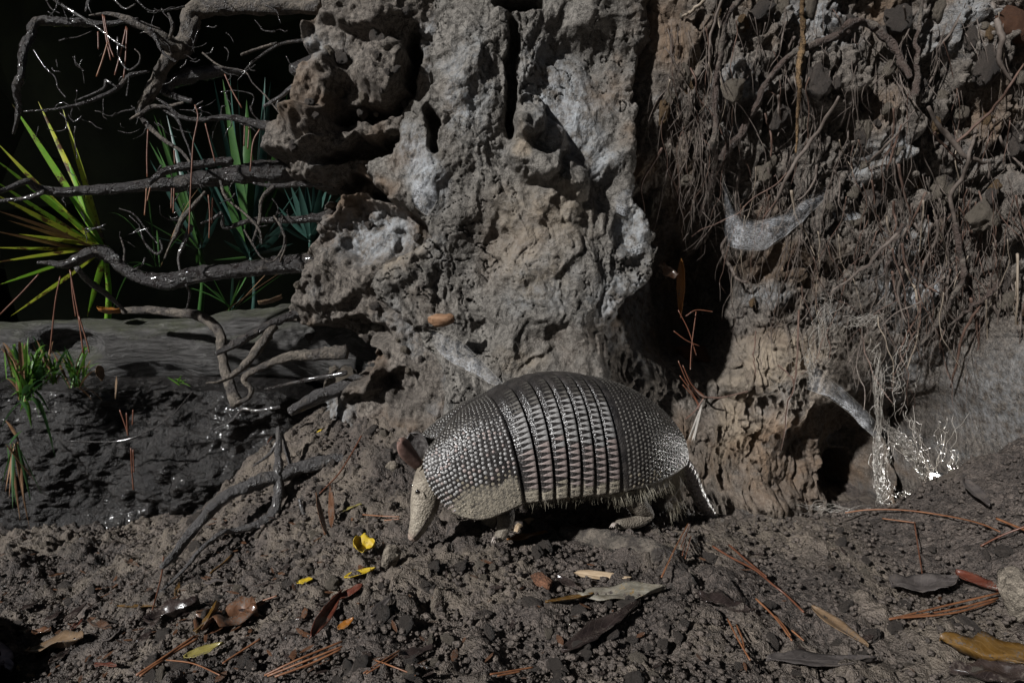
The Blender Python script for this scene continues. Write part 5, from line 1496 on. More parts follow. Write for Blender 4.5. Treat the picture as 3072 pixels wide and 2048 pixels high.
leaf("blackish soaked leaf below the tip of the thick grey root", ZB, (980, 1210), (1350, 1080), 150, 'dark', curl=0.4, wave=0.5, lift=0.010, jag=0.1)
leaf("tan veined leaf at the dark lower corner", ZB, (210, 1400), (570, 1330), 170, 'tan', curl=0.25, wave=0.25, lift=0.012)
leaf("glossy dark leaf reflecting white above the tan veined leaf", ZB, (430, 1215), (585, 1080), 70, 'dark', curl=-0.3, wave=0.1, lift=0.014)
leaf("pale olive leaf with a torn edge beside pine needles", ZB, (1240, 1470), (1510, 1370), 85, 'olive', curl=0.3, jag=0.12, lift=0.012)
leaf("slender orange brown leaf under the root tips", ZB, (790, 1085), (1050, 1090), 45, 'ochre', curl=0.3)
leaf("twisted dark red leaf right of the yellow scrap", ZB, (2080, 1340), (2290, 1020), 100, 'red', curl=0.8, wave=0.4, roll=0.6, lift=0.012)
leaf("pointed amber leaf standing below the bare root", ZB, (1420, 870), (1565, 745), 60, 'ochre', curl=0.5, roll=-0.6)
leaf("upright reddish brown leaf behind the forked root", ZB, (2180, 610), (2120, 430), 80, 'brown', curl=0.4, roll=0.9, tiplift=0.03)
leaf("brown leaf leaning on the slope beside the upright one", ZB, (2240, 560), (2230, 380), 70, 'brown', curl=0.4, roll=-0.8, tiplift=0.03)
leaf("long greyish dead leaf under the orange stick", ZC, (1590, 1020), (2180, 970), 105, 'grey', curl=0.15, wave=0.35, lift=0.006, jag=0.10)
leaf("amber leaf tip poking from under the greyish leaf", ZC, (1700, 1020), (1370, 1075), 75, 'ochre', curl=0.4, roll=0.3)
leaf("black soaked crumpled leaf below the greyish leaf", ZC, (1480, 1430), (2010, 1090), 170, 'dark', curl=0.5, wave=0.5, lift=0.010, jag=0.12)
leaf("dark folded leaf left of the greyish leaf", ZC, (1440, 900), (1620, 1000), 90, 'dark', curl=0.6, wave=0.3)
leaf("orange brown sandy leaf beside the armadillo's front foot", ZC, (1110, 650), (1400, 585), 80, 'orange', curl=0.3, wave=0.3)
leaf("smooth russet leaf, half buried, in the open soil", ZR, (860, 1110), (1245, 1385), 130, 'tan', curl=0.3, lift=0.010)
leaf("dark bark coloured leaf lying over the deep red one", ZR, (1400, 950), (1850, 900), 150, 'slate', curl=0.15, wave=0.3, lift=0.004, jag=0.15)
leaf("deep red brown leaf under the pine needle fan", ZR, (1830, 870), (2140, 1000), 150, 'red', curl=0.4, lift=0.008)
leaf("big amber leaf in the lower corner beside a grey lump", ZR, (2440, 1490), (1720, 1330), 210, 'ochre', curl=0.2, wave=0.3, lift=0.008, jag=0.15)
leaf("black shining leaf at the very bottom corner", ZR, (2400, 1570), (1790, 1545), 120, 'dark', curl=0.2, wave=0.35, lift=0.008, jag=0.15)
leaf("flat dark leaf shape standing in for a shadowy mass below the open soil", ZR, (560, 1450), (1300, 1450), 90, 'slate', curl=0.2, wave=0.3, jag=0.2, lift=0.006)  # dark sheet put where a shadowy mass lies
leaf("dark leaf sunk in the soil beside the twin needles", ZR, (100, 1000), (480, 1120), 110, 'dark', curl=0.3, wave=0.4, jag=0.15, lift=0.004)
leaf("reddish dark leaf left of the yellow spotted leaf", ZC, (-60, 1070), (150, 960), 90, 'red', curl=0.6, wave=0.4)
leaf("brown leaf fragment below the spotted yellow leaf", ZC, (-20, 1260), (90, 1180), 80, 'orange', curl=0.4)
leaf("grey folded leaf scrap among clods under the spotted leaf", ZC, (200, 1180), (330, 1040), 90, 'slate', curl=0.7, wave=0.3)
leaf("dark wet leaf at the lower edge beside crossed needles", ZC, (380, 1450), (620, 1390), 120, 'dark', curl=0.4, wave=0.4)
leaf("rotten leaf under the hanging fine roots of the ridge", ZR, (1890, 240), (2060, 420), 100, 'slate', curl=0.4, at_d=None)
leaf("brown wet leaf on the slope beside the thin root tip", ZB, (600, 1170), (760, 1260), 80, 'brown', curl=0.4, wave=0.3)
leaf("brown leaf lying on top of the grey log", Z4, (660, 590), (820, 600), 60, 'orange', curl=0.5, at_d=1.80)
leaf("withered leaf caught on the log where the bent root crosses", Z4, (1740, 550), (1900, 505), 50, 'tan', curl=0.6, at_d=1.72)
leaf("orange hanging leaf in the dark cleft right of the clay block", Z6, (-10, 240), (-18, 640), 60, 'orange', curl=0.4, at_d=1.48)
leaf("brown leaf hanging in the cleft above the armadillo's back", Z6, (-170, 290), (-60, 380), 90, 'brown', curl=0.6, at_d=1.44)
leaf("withered brown leaf dangling over the bank edge", Z4, (655, 955), (680, 1060), 45, 'tan', curl=0.5, at_d=1.60)
leaf("narrow brown leaf dangling on the wet bank", Z4, (790, 1025), (780, 1180), 26, 'tan', curl=0.4, at_d=1.60)
leaf("tiny yellow leaf on the crumbly slope above the forked root", Z4, (2130, 1410), (2190, 1375), 24, 'yellow', curl=0.3)
for (x, y, L_, a_, w_, mt, lab) in [
    (300, 1190, 150, -0.5, 60, 'dark', "black wet leaf scrap left of the glossy reflecting leaf"),
    (130, 1120, 140, -0.5, 55, 'dark', "shining black leaf at the left frame edge above the tan veined leaf"),
    (230, 1260, 120, -0.1, 50, 'brown', "brown leaf scrap touching the tan veined leaf"),
    (690, 1330, 160, -0.6, 70, 'slate', "dull grey brown leaf right of the tan veined leaf"),
    (480, 1250, 110, -0.8, 45, 'red', "dark red leaf scrap below the glossy reflecting leaf"),
    (640, 1480, 150, 0.1, 60, 'red', "purplish brown leaf near the bottom edge below the dull leaf"),
    (930, 1340, 130, -0.7, 60, 'dark', "dark leaf under the brown needle pair"),
    (330, 880, 110, -0.2, 45, 'brown', "rusty leaf on the crumbs where the slope meets the dark bank"),
    (840, 760, 110, 0.5, 45, 'brown', "thin brown leaf on the soil left of the thick grey root"),
    (1180, 1020, 100, -1.3, 35, 'ochre', "small upright amber leaf beside the soaked black leaf"),
    (1380, 930, 150, -0.1, 70, 'slate', "shiny grey leaf below the root fork tip"),
    (330, 1480, 170, -0.6, 70, 'dark', "black glistening leaf below the tan veined leaf")]:
    leaf(lab, ZB, (x, y), (x + L_ * math.cos(a_), y + L_ * math.sin(a_)), w_, mt, curl=rng.uniform(0.1, 0.5), wave=0.3, jag=0.12)

# rotting leaf bits too small and many to count
lv, lf, b = [], [], 0
for k in range(420):
    sx = rng.choice([rng.uniform(0, 1000), rng.uniform(0, 1400), rng.uniform(0, 3072)]); sy = rng.uniform(1560, 2050) if sx < 1200 else rng.uniform(1640, 2050)
    p = ground_hit(sx, sy); L = rng.uniform(0.003, 0.011); w = L * rng.uniform(0.18, 0.4)
    a_ = rng.uniform(0, 6.28); u = np.array([math.cos(a_), math.sin(a_), rng.uniform(-0.3, 0.3)]); v = np.array([-math.sin(a_), math.cos(a_), rng.uniform(-0.5, 0.5)])
    c = np.array(p) + np.array([0, 0, 0.006])
    pts = [c - u * L, c - u * L * 0.3 + v * w, c + u * L * 0.5 + v * w * 0.8, c + u * L, c + u * L * 0.4 - v * w, c - u * L * 0.4 - v * w * 0.9, c + np.array([0, 0, 0.25 * w])]
    lv.append(np.array(pts)); lf.append(np.array([[b + i, b + (i + 1) % 6, b + 6] for i in range(6)])); b += 7
for nm_, mt, sl in (("leaf_litter", 'dark', slice(0, None, 2)), ("leaf_litter", 'brown', slice(1, None, 2))):
    vs_ = lv[sl]; fs_ = [np.array([[i * 7 + q, i * 7 + (q + 1) % 6, i * 7 + 6] for q in range(6)]) for i in range(len(vs_))]
    me = mesh_np(nm_, np.vstack(vs_), np.vstack(fs_)); me.uv_layers.new(name="UVMap")
    o = obj(nm_, me, LM[mt])
    tag(o, "scattered black rotting leaf bits on the lower soil" if mt == 'dark' else "scattered brown torn leaf bits on the lower soil", "leaf litter", kind="stuff")

# pine needles: each fallen bundle is a thing
def needles(label, zf, lines, wz, mat='needle', d=None, group=None, lift=0.010, name="pine_needle", cat="pine needle"):
    P = []
    for ln in lines:
        P.append([(at(*zf(x, y), d) if d else ground_hit(*zf(x, y)) + Vector((0, 0, lift))) for (x, y) in ln])
    base = P[0][0]
    if len(lines) == 1:
        V, F = tube_geo([p - base for p in P[0]], [wz / 2.24 / FOC * p.length * 0.5 for p in P[0]], sides=6, per=6, rough=0.1)
        o = obj(name, mesh_py(name, V, F), M[mat])
    else:
        o = obj(name, None)
        for q in P:
            V, F = tube_geo([p - base for p in q], [wz / 2.24 / FOC * p.length * 0.5 for p in q], sides=6, per=6, rough=0.1)
            obj("needle", mesh_py("needle", V, F), M[mat], o)
    o.location = base
    return tag(o, label, cat, group)
needles("fan of three bright orange pine needles on the right", ZR, [[(1385, 1190), (1750, 1100), (2125, 1010)], [(1385, 1190), (1800, 1125), (2115, 1045)], [(1390, 1186), (1800, 1150), (2100, 1065)]], 12)
needles("long brown twig like needle running down towards the russet leaf", ZR, [[(200, 690), (330, 770), (480, 850), (600, 950), (700, 1030), (810, 1140)], [(310, 680), (420, 780), (560, 900)]], 14, 'needle_dark')
needles("short twin orange needles above the flat dark leaf shape", ZR, [[(490, 1050), (620, 1180), (730, 1335)], [(620, 1170), (680, 1240), (720, 1300)]], 14)
needles("single orange needle stub right of the twin needles", ZR, [[(730, 1265), (770, 1300), (810, 1335)]], 12)
needles("brown needle pair near the bottom edge", ZR, [[(300, 1190), (370, 1330), (450, 1470)], [(360, 1230), (400, 1330), (410, 1400)]], 13)
needles("long pale needle lying along the crest of the mound", ZR, [[(1090, 460), (1250, 440), (1500, 445), (1800, 490), (2000, 540), (2130, 595)]], 9, 'needle')
needles("needle below the crest of the mound", ZR, [[(1340, 500), (1560, 530)]], 8)
needles("thin dark stalk standing in the soil of the mound", ZR, [[(1555, 530), (1580, 700), (1610, 900)]], 8, 'needle_dark')
needles("reddish needle at the frame edge on the mound", ZR, [[(2105, 505), (2200, 545), (2310, 590)]], 14)
needles("dark thin twig across the mound at the frame edge", ZR, [[(2000, 690), (2140, 620), (2310, 555)]], 10, 'needle_dark')
needles("orange stick leaning up from the greyish leaf", ZC, [[(2150, 955), (2190, 870), (2240, 760), (2300, 640), (2330, 580)]], 15, lift=0.02)
needles("needle cluster beside the orange stick", ZC, [[(2290, 780), (2320, 640), (2340, 560)], [(2280, 720), (2330, 600)], [(2310, 800), (2350, 640)]], 9, 'needle_dark', lift=0.015)
needles("orange needle at the bottom edge crossing a paler one", ZC, [[(150, 1565), (280, 1480), (400, 1405)], [(170, 1568), (300, 1490), (390, 1430)]], 12)
needles("pale needle at the bottom edge crossing the orange one", ZC, [[(230, 1475), (350, 1520), (500, 1580)]], 11)
needles("red brown needles at the bottom edge in the middle", ZC, [[(1000, 1570), (1150, 1545), (1290, 1520)], [(1050, 1580), (1200, 1550)]], 14)
needles("two orange needles left of the armadillo's nose", ZC, [[(145, 475), (270, 485), (390, 490)], [(290, 515), (390, 505)]], 9)
needles("pair of brown needles running to the pale olive leaf", ZB, [[(920, 1570), (1100, 1450), (1310, 1305)], [(945, 1575), (1150, 1430), (1330, 1320)]], 17)
needles("sheaf of orange needles on the lower slope below the olive leaf", ZB, [[(1780, 1575), (2000, 1470), (2300, 1345)], [(1800, 1580), (2050, 1480), (2300, 1380)], [(1850, 1585), (2080, 1500), (2290, 1400)]], 15)
needles("red brown needle right of the crumpled leaf", ZB, [[(1500, 1490), (1620, 1410), (1750, 1325)]], 15)
needles("thin pale needle below the olive leaf", ZB, [[(1120, 1465), (1300, 1490), (1480, 1570)]], 9)
needles("needle pair above the sheaf on bare soil", ZB, [[(1650, 1130), (1750, 1070), (1860, 1030)], [(1660, 1120), (1770, 1080)]], 12)
needles("bent red needle beside the thin root tip", ZB, [[(1105, 790), (1090, 920), (1060, 1050), (1030, 1165)]], 10, 'needle_dark', lift=0.02)
needles("brown needle fallen on the slope behind the armadillo's ear", Z4, [[(1990, 1220), (1900, 1330), (1800, 1480)]], 9, 'needle_dark')
needles("long dark stem leaning on the slope left of the armadillo", ZB, [[(2430, -60), (2370, 50), (2290, 180), (2220, 260), (2150, 330)]], 10, 'needle_dark')
hang = [(Z1, [[(690, 100), (715, 260), (745, 405)], [(700, 110), (735, 300), (765, 385)]], 'twin wet needles hanging from the top root'),
        (Z1, [[(725, 285), (690, 400), (650, 515)]], 'orange needle slanting below the twin hanging needles'),
        (Z1, [[(850, 180), (810, 360), (772, 505)], [(855, 190), (845, 380), (832, 525)]], 'pair of orange needles hanging right of the twin needles'),
        (Z1, [[(660, 215), (662, 330)]], 'short red needle hanging left of the twin needles'),
        (Z1, [[(1510, 500), (1560, 610), (1625, 725)]], 'brown needle caught between roots before the blue green palm'),
        (Z1, [[(1310, 705), (1330, 790), (1300, 950), (1290, 1100), (1280, 1300), (1270, 1570)]], 'long brown needle hanging over both thick roots'),
        (Z1, [[(995, 870), (988, 1030), (990, 1190)]], 'straight needle hanging down onto the long root'),
        (Z1, [[(985, 1265), (980, 1350), (972, 1445)], [(1010, 1260), (990, 1350)]], 'reddish needles under the long root'),
        (Z1, [[(1170, 1010), (1175, 1100)], [(1155, 1265), (1150, 1400)], [(1170, 1265), (1165, 1430)]], 'brown needles dangling in front of the green palm'),
        (Z1, [[(1745, 870), (1700, 960), (1682, 1150)]], 'pale curved needle hanging before the clay lumps'),
        (Z1, [[(1380, 830), (1410, 950), (1445, 1085)]], 'tan needle hanging before the blue green palm'),
        (Z1, [[(1645, 840), (1640, 980)], [(1675, 850), (1665, 1000)]], 'two red needles beside the pale curved one'),
        (Z1, [[(1400, 1310), (1410, 1440), (1405, 1600)], [(1430, 1330), (1425, 1500)]], 'orange needles hanging below the long root in the middle'),
        (Z4, [[(405, 335), (370, 520), (335, 855)]], 'long red needle hanging before the log beneath the bent root'),
        (Z4, [[(470, 290), (505, 480), (530, 620), (560, 850)], [(475, 300), (490, 470), (510, 600)], [(530, 600), (580, 760), (600, 845)]], 'cluster of red needles hanging before the log'),
        (Z4, [[(260, 320), (140, 450), (0, 590)]], 'red needle slanting across the palm down to the log'),
        (Z4, [[(805, 1230), (840, 1330), (862, 1400)], [(850, 1250), (858, 1400)], [(895, 1230), (890, 1330)]], 'needles stuck to the wet bank'),
        (ZB, [[(880, -10), (885, 120), (897, 270)], [(895, 0), (900, 150)]], 'needles hanging low on the wet bank')]
for (zf, lines, lab) in hang:
    needles(lab, zf, lines, 8, rng.choice(['needle', 'needle_dark', 'needle_dark', 'needle_dark']), d=1.585 if (zf is not Z1 and lines[0][0][0] > 600) or zf is ZB else rng.uniform(1.40, 1.46))

# sticks, chips and lumps lying on the soil
stick = tube("driftwood_stick", [ground_hit(*ZC(x, y)) + Vector((0, 0, 0.008)) for (x, y) in [(1470, 590), (1600, 610), (1800, 650), (2000, 700), (2150, 740), (2290, 745)]], [0.009, 0.013, 0.015, 0.016, 0.013, 0.008], M['root_clay'], None, sides=12, per=8, rough=0.35)
tag(stick, "grey sand crusted stick half buried below the armadillo", "stick")
M['wood'] = simple_mat("wood_chip", (0.28, 0.20, 0.125), (0.40, 0.31, 0.21), 40, 0.7, 0.3, 0.8, 0.002, stretch=(1, 6, 6))
def chip(label, zf, a, b, wz, th, mat, name="wood_chip", cat="wood chip", d=None, yrot=0):
    A = (at(*zf(*a), d) if d else ground_hit(*zf(*a))); B = (at(*zf(*b), d) if d else ground_hit(*zf(*b)))
    mid = (A + B) / 2; ax = (B - A); L = ax.length; w = wz / 2.24 / FOC * mid.length
    V, F = lump(4, rng.randrange(1, 500), 0.30, 2.4)
    V = np.sign(V) * np.abs(V) ** 0.7
    V = V * np.array([L / 2, w / 2, th])
    o = obj(name, mesh_np(name, V, F), mat); o.location = mid + Vector((0, 0, th * 0.6))
    o.rotation_euler = (0.25, -math.asin(max(-1, min(1, ax.z / L))), math.atan2(ax.y, ax.x))
    return tag(o, label, cat)
chip("pale splintered wood chip on the soil above the greyish leaf", ZC, (1560, 835), (1930, 885), 60, 0.005, M['wood'])
chip("small pale chip standing under the armadillo's belly", ZC, (1170, 560), (1275, 480), 70, 0.006, M['wood'])
chip("purplish grey pebble like clod with sand grains on the open soil", ZC, (1290, 870), (1420, 960), 80, 0.009, M['clod_rust'], "soil_lump", "clod")
chip("grey crumbly lump at the frame edge touching the needle fan", ZR, (2110, 1080), (2380, 1080), 230, 0.035, M['clod_grey'], "soil_lump", "clod")
chip("angular grey clod below the curled yellow leaf", ZC, (262, 780), (395, 775), 100, 0.018, M['clod_grey'], "soil_lump", "clod")
chip("rounded grey clod left of the armadillo's ear among the soil", ZC, (300, 140), (380, 140), 60, 0.012, M['clod_grey'], "soil_lump", "clod")
chip("fibrous orange bark scrap wedged under the clay block", lambda x, y: (1024 + x / 2.24, 680 + y / 2.24), (585, 660), (760, 650), 80, 0.012, simple_mat("bark_scrap", (0.16, 0.085, 0.045), (0.30, 0.18, 0.11), 30, 0.8, 0.2, 0.9, 0.003, stretch=(1, 8, 8)), "bark_scrap", "bark", d=1.24)

slab_ = chip("black slab standing in for the blurred dark edge in the lower corner", lambda x, y: (x, y), (-170, 1880), (45, 2090), 190, 0.03, simple_mat("dark_edge_black", (0.003, 0.003, 0.004), (0.007, 0.006, 0.007), 30, 1.0, 0.0, 0.3, 0.002), "dark_edge_slab", "bark")  # added slab in place of a blurred dark edge close to the lens

# dry twiggy litter in the cleft behind the armadillo
for (zz, pts) in [((1), [(0, 930), (60, 1060), (150, 1140)]), ((1), [(20, 600), (90, 560), (200, 570)]), ((1), [(-30, 560), (40, 700), (90, 860)]), (1, [(-60, 700), (20, 760), (110, 800)]), (1, [(90, 570), (60, 800), (50, 960)]),
                  (1, [(-20, 1000), (60, 1110), (130, 1230)]), (1, [(140, 1150), (80, 1240), (20, 1290)]), (1, [(-30, 900), (30, 1040), (110, 1150)]), (1, [(0, 1060), (90, 1170), (110, 1260)])]:
    needles("dry needle of the tangled litter in the cleft behind the armadillo", Z6, [pts], 6, 'needle_dark', d=1.36 + rng.uniform(-0.04, 0.08), group="litter in the cleft")
wisp = obj("dry_grass_wisp", None); wisp.location = at(*Z6(110, 1200), 1.30)
tag(wisp, "pale bleached wisp of dry grass hanging behind the armadillo's rump", "dry grass")
for k in range(9):
    a_ = at(*Z6(128 + rng.uniform(-5, 5), 1200 + rng.uniform(-6, 6)), 1.31); b_ = at(*Z6(35 + rng.uniform(-8, 45), 1430 + rng.uniform(-60, 20)), 1.28)
    V, F = blade_geo(a_ - wisp.location, b_ - wisp.location, 0.0015, droop=-0.05, n=6)
    obj("blade", mesh_py("blade", V, F), M['fibre'], wisp)

# ------------------------------------------------------------------ spider webs: sagging silk sheets
def web_mat(name, lo, hi, scale=150):
    m, nt, b = new_mat(name)
    v = coords(nt)
    mp = N(nt, "ShaderNodeMapping"); mp.inputs["Scale"].default_value = (1, 1, 2.2); mp.inputs["Rotation"].default_value = (0, 0.6, 0); nt.links.new(v, mp.inputs[0])
    f = noise(nt, scale, 5, 0.8, mp.outputs[0]); g = noise(nt, 22, 4, 0.6, v); gr = noise(nt, 900, 2, 0.5, v)
    mp2 = N(nt, "ShaderNodeMapping"); mp2.inputs["Scale"].default_value = (2.6, 1, 0.5); mp2.inputs["Rotation"].default_value = (0, -0.7, 0); nt.links.new(v, mp2.inputs[0])
    f2_ = noise(nt, scale * 1.3, 5, 0.8, mp2.outputs[0])
    fib = math_n(nt, 'MAXIMUM', ramp(nt, f, [(0.47, lo), (0.64, hi)]), ramp(nt, f2_, [(0.50, lo), (0.66, hi)]))
    fac = math_n(nt, 'MULTIPLY', fib, ramp(nt, g, [(0.36, 0.12), (0.64, 1.0)]))
    fac = math_n(nt, 'ADD', fac, ramp(nt, gr, [(0.66, 0.0), (0.72, 0.5)]), True)
    at_ = N(nt, "ShaderNodeVertexColor", layer_name="wt"); sep = N(nt, "ShaderNodeSeparateColor"); nt.links.new(at_.outputs[0], sep.inputs[0])
    fac = math_n(nt, 'MULTIPLY', fac, sep.outputs[0])
    dif = N(nt, "ShaderNodeBsdfDiffuse"); dif.inputs[0].default_value = (0.80, 0.82, 0.86, 1)
    trl = N(nt, "ShaderNodeBsdfTranslucent"); trl.inputs[0].default_value = (0.80, 0.82, 0.86, 1)
    m1 = N(nt, "ShaderNodeMixShader"); m1.inputs[0].default_value = 0.45
    nt.links.new(dif.outputs[0], m1.inputs[1]); nt.links.new(trl.outputs[0], m1.inputs[2])
    tp = N(nt, "ShaderNodeBsdfTransparent"); m2 = N(nt, "ShaderNodeMixShader")
    nt.links.new(fac, m2.inputs[0]); nt.links.new(tp.outputs[0], m2.inputs[1]); nt.links.new(m1.outputs[0], m2.inputs[2])
    nt.links.new(m2.outputs[0], nt.nodes["Material Output"].inputs[0])
    return m
M['web'] = web_mat("web_silk", 0.16, 0.95)
def web(label, top, bot, d0, d1, belly, threads=40, dens=1.0):
    nu, nv = 46, 18
    T = catmull([(x, y, 0) for x, y in top], 12); B = catmull([(x, y, 0) for x, y in bot], 12)
    def pt(C, t):
        q = t * (len(C) - 1); i = int(min(q, len(C) - 1.001)); f = q - i
        return C[i] * (1 - f) + C[i + 1] * f
    V, W = [], []
    def pos(t, s):
        a = pt(T, t) * (1 - s) + pt(B, t) * s
        return at(a[0], a[1], d0 + (d1 - d0) * t - belly * math.sin(math.pi * s) * math.sin(math.pi * min(1, t * 1.1)))
    base = pos(0.5, 0.5)
    for i in range(nu):
        for j in range(nv):
            t, s = i / (nu - 1), j / (nv - 1)
            V.append(pos(t, s) - base)
            W.append([min(1.6, 0.55 + 1.0 * s ** 2) * min(1, s / 0.18 + 0.05) * min(1, t / 0.15) * min(1, (1 - t) / 0.15) * dens])
    root_ = obj("spider_web", None); root_.location = base
    tag(root_, label, "spider web")
    V = np.array(V); V += 0.004 * np.stack([fbm3(V * 30, 2, 3), fbm3(V * 30 + 5, 2, 4), fbm3(V * 30 + 8, 2, 5)], 1)
    me = mesh_np("sheet", V, grid_faces(nu, nv)); W = np.array(W, np.float32); paint(me, np.hstack([W, W, W]))
    obj("sheet", me, M['web'], root_)
    parts = []
    for k in range(threads):
        t0, s0, t1, s1 = rng.random(), rng.random(), rng.random(), rng.random()
        if abs(t0 - t1) > 0.5: continue
        p, q = pos(t0, s0) - base, pos(t1, s1) - base
        parts.append(tube_geo([p, (p + q) / 2 + Vector((0, 0, -0.003)), q], [0.00011] * 3, sides=3, per=3, rough=0))
    for C, s in ((T, 0.0), (B, 1.0)):
        parts.append(tube_geo([pos(t, s) - base for t in np.linspace(0, 1, 9)], [0.00018 if s < 0.5 else 0.00028] * 9, sides=4, per=3, rough=0.2))
    V, F = join_geo(parts)
    obj("threads", mesh_py("threads", V, F), M['fibre'], root_)["kind"] = "stuff"
web("large dusty hammock of spider silk slung among the hanging roots", [(2165, 520), (2205, 620), (2265, 662), (2340, 640), (2440, 575), (2545, 520)], [(2180, 735), (2230, 752), (2290, 748), (2352, 712), (2430, 640), (2548, 535)], 1.36, 1.40, 0.03, 28, 1.5)
web("silvery web stretched from the clay block down to the armadillo's back", [(1288, 988), (1360, 1008), (1420, 1058), (1470, 1108), (1516, 1160)], [(1300, 1032), (1345, 1082), (1400, 1112), (1450, 1140), (1512, 1165)], 1.24, 1.15, 0.015, 20, 0.75)
web("web veil slanting across the burrow chamber to the lit roots", [(2436, 1060), (2480, 1125), (2535, 1172), (2592, 1225), (2636, 1272)], [(2420, 1165), (2478, 1190), (2540, 1232), (2588, 1278), (2636, 1325)], 1.40, 1.38, 0.012, 20, 0.6)
web("pale web film clinging to the clay flake beside the dark hole", [(1205, 470), (1240, 450), (1275, 440), (1300, 470)], [(1245, 620), (1270, 640), (1290, 640), (1312, 600)], 1.27, 1.26, 0.004, 16, 0.6)
web("small torn web under the lip of the clay block", [(1835, 590), (1878, 568), (1905, 540)], [(1850, 645), (1876, 655), (1897, 632)], 1.33, 1.35, 0.008, 9)
web("pale web scrap in the shade beside the silk hammock", [(2465, 612), (2500, 610), (2530, 615)], [(2480, 660), (2540, 662), (2600, 652)], 1.40, 1.40, 0.006, 5)

# ------------------------------------------------------------------ the flash lamp glaring inside the burrow and the root fringe it lights
lamp_p = at(2804, 1430, 1.52)
fl_ = obj("flash_lamp", None); fl_.location = lamp_p
tag(fl_, "small white hot flash lamp glaring through roots behind the mound", "lamp")
aim = Vector((-0.86, -0.40, 0.34)).normalized()
q_ = aim.to_track_quat('Z', 'Y')
V = np.array([(x, y, z) for z in (-0.04, 0.0) for y in (-0.013, 0.013) for x in (-0.018, 0.018)])
Fb = [(0, 1, 3, 2), (4, 6, 7, 5), (0, 4, 5, 1), (2, 3, 7, 6), (0, 2, 6, 4), (1, 5, 7, 3)]
o = obj("housing", mesh_py("housing", V, Fb, False), simple_mat("lamp_housing", (0.02, 0.02, 0.02), (0.03, 0.03, 0.03), 50, 0.5), fl_)
bv = o.modifiers.new("edge", 'BEVEL'); bv.width = 0.004
o.rotation_mode = 'QUATERNION'; o.rotation_quaternion = q_
m, nt, b = new_mat("lamp_lens"); b.inputs["Emission Color"].default_value = (1, 0.98, 0.95, 1); b.inputs["Emission Strength"].default_value = 30.0
V = []
for i in range(5):
    for j in range(7):
        x, y = (j / 6 - 0.5) * 2, (i / 4 - 0.5) * 2
        V.append((x * 0.010, y * 0.007, 0.002 + 0.004 * (1 - x * x) * (1 - y * y)))
o = obj("lens", mesh_np("lens", np.array(V), grid_faces(5, 7)), m, fl_); o.rotation_mode = 'QUATERNION'; o.rotation_quaternion = q_
ld = bpy.data.lights.new("flash_lamp_light", 'SPOT'); ld.energy = 10.0; ld.spot_size = math.radians(130); ld.spot_blend = 0.5; ld.shadow_soft_size = 0.015; ld.color = (1.0, 0.97, 0.92)
lo_ = bpy.data.objects.new("flash_lamp_light", ld); COL.objects.link(lo_); lo_.parent = fl_
lo_.location = aim * 0.012; lo_.rotation_mode = 'QUATERNION'; lo_.rotation_quaternion = (-aim).to_track_quat('Z', 'Y')

parts = []
def fringe(a, b, n, spread, spread2, d, r, curl, amin=0.25, amax=0.9):
    """n curly hair roots running from around a to around b"""
    for k in range(n):
        p0 = np.array([a[0] + rng.gauss(0, spread), a[1] + rng.gauss(0, spread * 0.6)]); p1 = np.array([b[0] + rng.gauss(0, spread2), b[1] + rng.gauss(0, spread2 * 0.8)])
        m0 = rng.uniform(0, 0.6); m1 = min(1.1, m0 + rng.uniform(0.25, 0.7))
        pts, off = [], np.zeros(2)
        for i in range(8):
            t = m0 + (m1 - m0) * i / 7
            off = off * 0.7 + np.array([rng.gauss(0, curl), rng.gauss(0, curl)])
            q = p0 + (p1 - p0) * t + off
            pts.append(at(q[0], q[1], d + rng.gauss(0, 0.012)))
        rr = r * rng.uniform(0.2, 0.6)
        parts.append(tube_geo(pts, [rr, rr * 1.4, rr, rr * 1.3, rr * 0.9, rr * 1.1, rr * 0.7, rr * 0.3], sides=4, per=2, rough=0.5, seed=k))
fringe((2634, 1040), (2632, 1310), 26, 9, 8, 1.39, 0.0009, 4)
fringe((2632, 1270), (2640, 1480), 50, 7, 8, 1.38, 0.0011, 5)
fringe((2640, 1430), (2655, 1548), 46, 10, 14, 1.36, 0.0011, 5)
fringe((2668, 1240), (2664, 1430), 14, 6, 6, 1.39, 0.0008, 4)
fringe((2655, 1275), (2775, 1400), 90, 9, 9, 1.41, 0.0011, 5)
fringe((2750, 1365), (2788, 1455), 70, 9, 8, 1.41, 0.0012, 5)
fringe((2690, 1180), (2790, 1400), 12, 24, 12, 1.41, 0.0009, 7)
fringe((2850, 1230), (2810, 1430), 10, 24, 14, 1.42, 0.0009, 7)
fringe((2862, 1360), (2856, 1440), 20, 10, 9, 1.38, 0.0010, 5)
fringe((2430, 1040), (2430, 1150), 26, 6, 5, 1.41, 0.0010, 5)
fringe((2500, 850), (2440, 1040), 24, 22, 14, 1.43, 0.0009, 8)
fringe((2545, 975), (2640, 948), 30, 12, 12, 1.42, 0.0009, 6)
fringe((2660, 1460), (2740, 1500), 7, 8, 10, 1.38, 0.0007, 6)
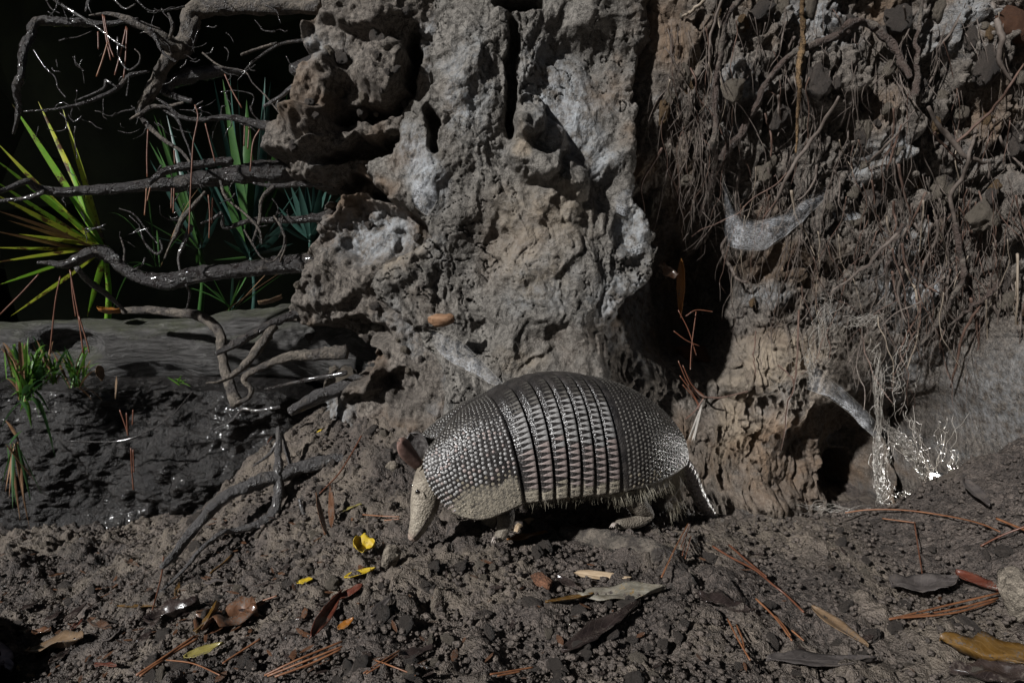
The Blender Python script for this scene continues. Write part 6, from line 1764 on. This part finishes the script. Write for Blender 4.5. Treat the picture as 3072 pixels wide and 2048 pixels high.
fringe((2390, 1525), (2600, 1532), 24, 12, 10, 1.33, 0.0007, 7)
fringe((2700, 1000), (2660, 1220), 20, 40, 40, 1.42, 0.0008, 9)
V, F = join_geo(parts)
obj("root_fringe", mesh_py("root_fringe", V, F), M['fibre'], plate)["kind"] = "stuff"

# ------------------------------------------------------------------ dark woods added to block the sky, under unseen shading crowns
M['woods'] = simple_mat("woods_leaf", (0.009, 0.013, 0.007), (0.020, 0.028, 0.013), 3, 0.7, 0.2, 0.0)
wv, wf, b = [], [], 0
V0, F0 = ICO3
spots = []
for k in range(46):                                     # undergrowth wall added to block the sky
    spots.append((rng.uniform(-15, 3), rng.uniform(6.5, 9.5), rng.uniform(-0.8, 3.8), rng.uniform(1.2, 2.2)))
for k in range(280):                                    # unseen crowns added to keep the sun off the undergrowth
    cx0, cy0 = rng.uniform(-20, 1), rng.uniform(0.3, 9.5)
    if cy0 < 2.4 and cx0 > -6.2: continue
    spots.append((cx0, cy0, rng.uniform(4.6, 6.6), rng.uniform(1.3, 1.9)))
for (x, y, z, r) in spots:
    kk = 1 + 0.35 * fbm3(V0 * 2.2 + x, 3, 7)
    wv.append(V0 * kk[:, None] * r + np.array([x, y, z])); wf.append(F0 + b); b += len(V0)
for k in range(14000):
    (x, y, z, r) = spots[k % len(spots)]
    d = np.array([rng.gauss(0, 1), rng.gauss(0, 1), rng.gauss(0, 1)]); d /= np.linalg.norm(d)
    c = np.array([x, y, z]) + d * r * rng.uniform(0.95, 1.35)
    u = np.array([rng.gauss(0, 1), rng.gauss(0, 1), rng.gauss(0, 1)]); u /= np.linalg.norm(u); v = np.cross(u, d); s_ = rng.uniform(0.05, 0.14)
    wv.append(np.array([c - u * s_, c + v * s_ * 0.5, c + u * s_])); wf.append(np.array([[b, b + 1, b + 2]])); b += 3
o = obj("woods", mesh_np("woods", np.vstack(wv), np.vstack(wf)), M['woods'])
tag(o, "dark woods added behind the palms to block the sky, with unseen crowns shading them", "woods", kind="stuff")
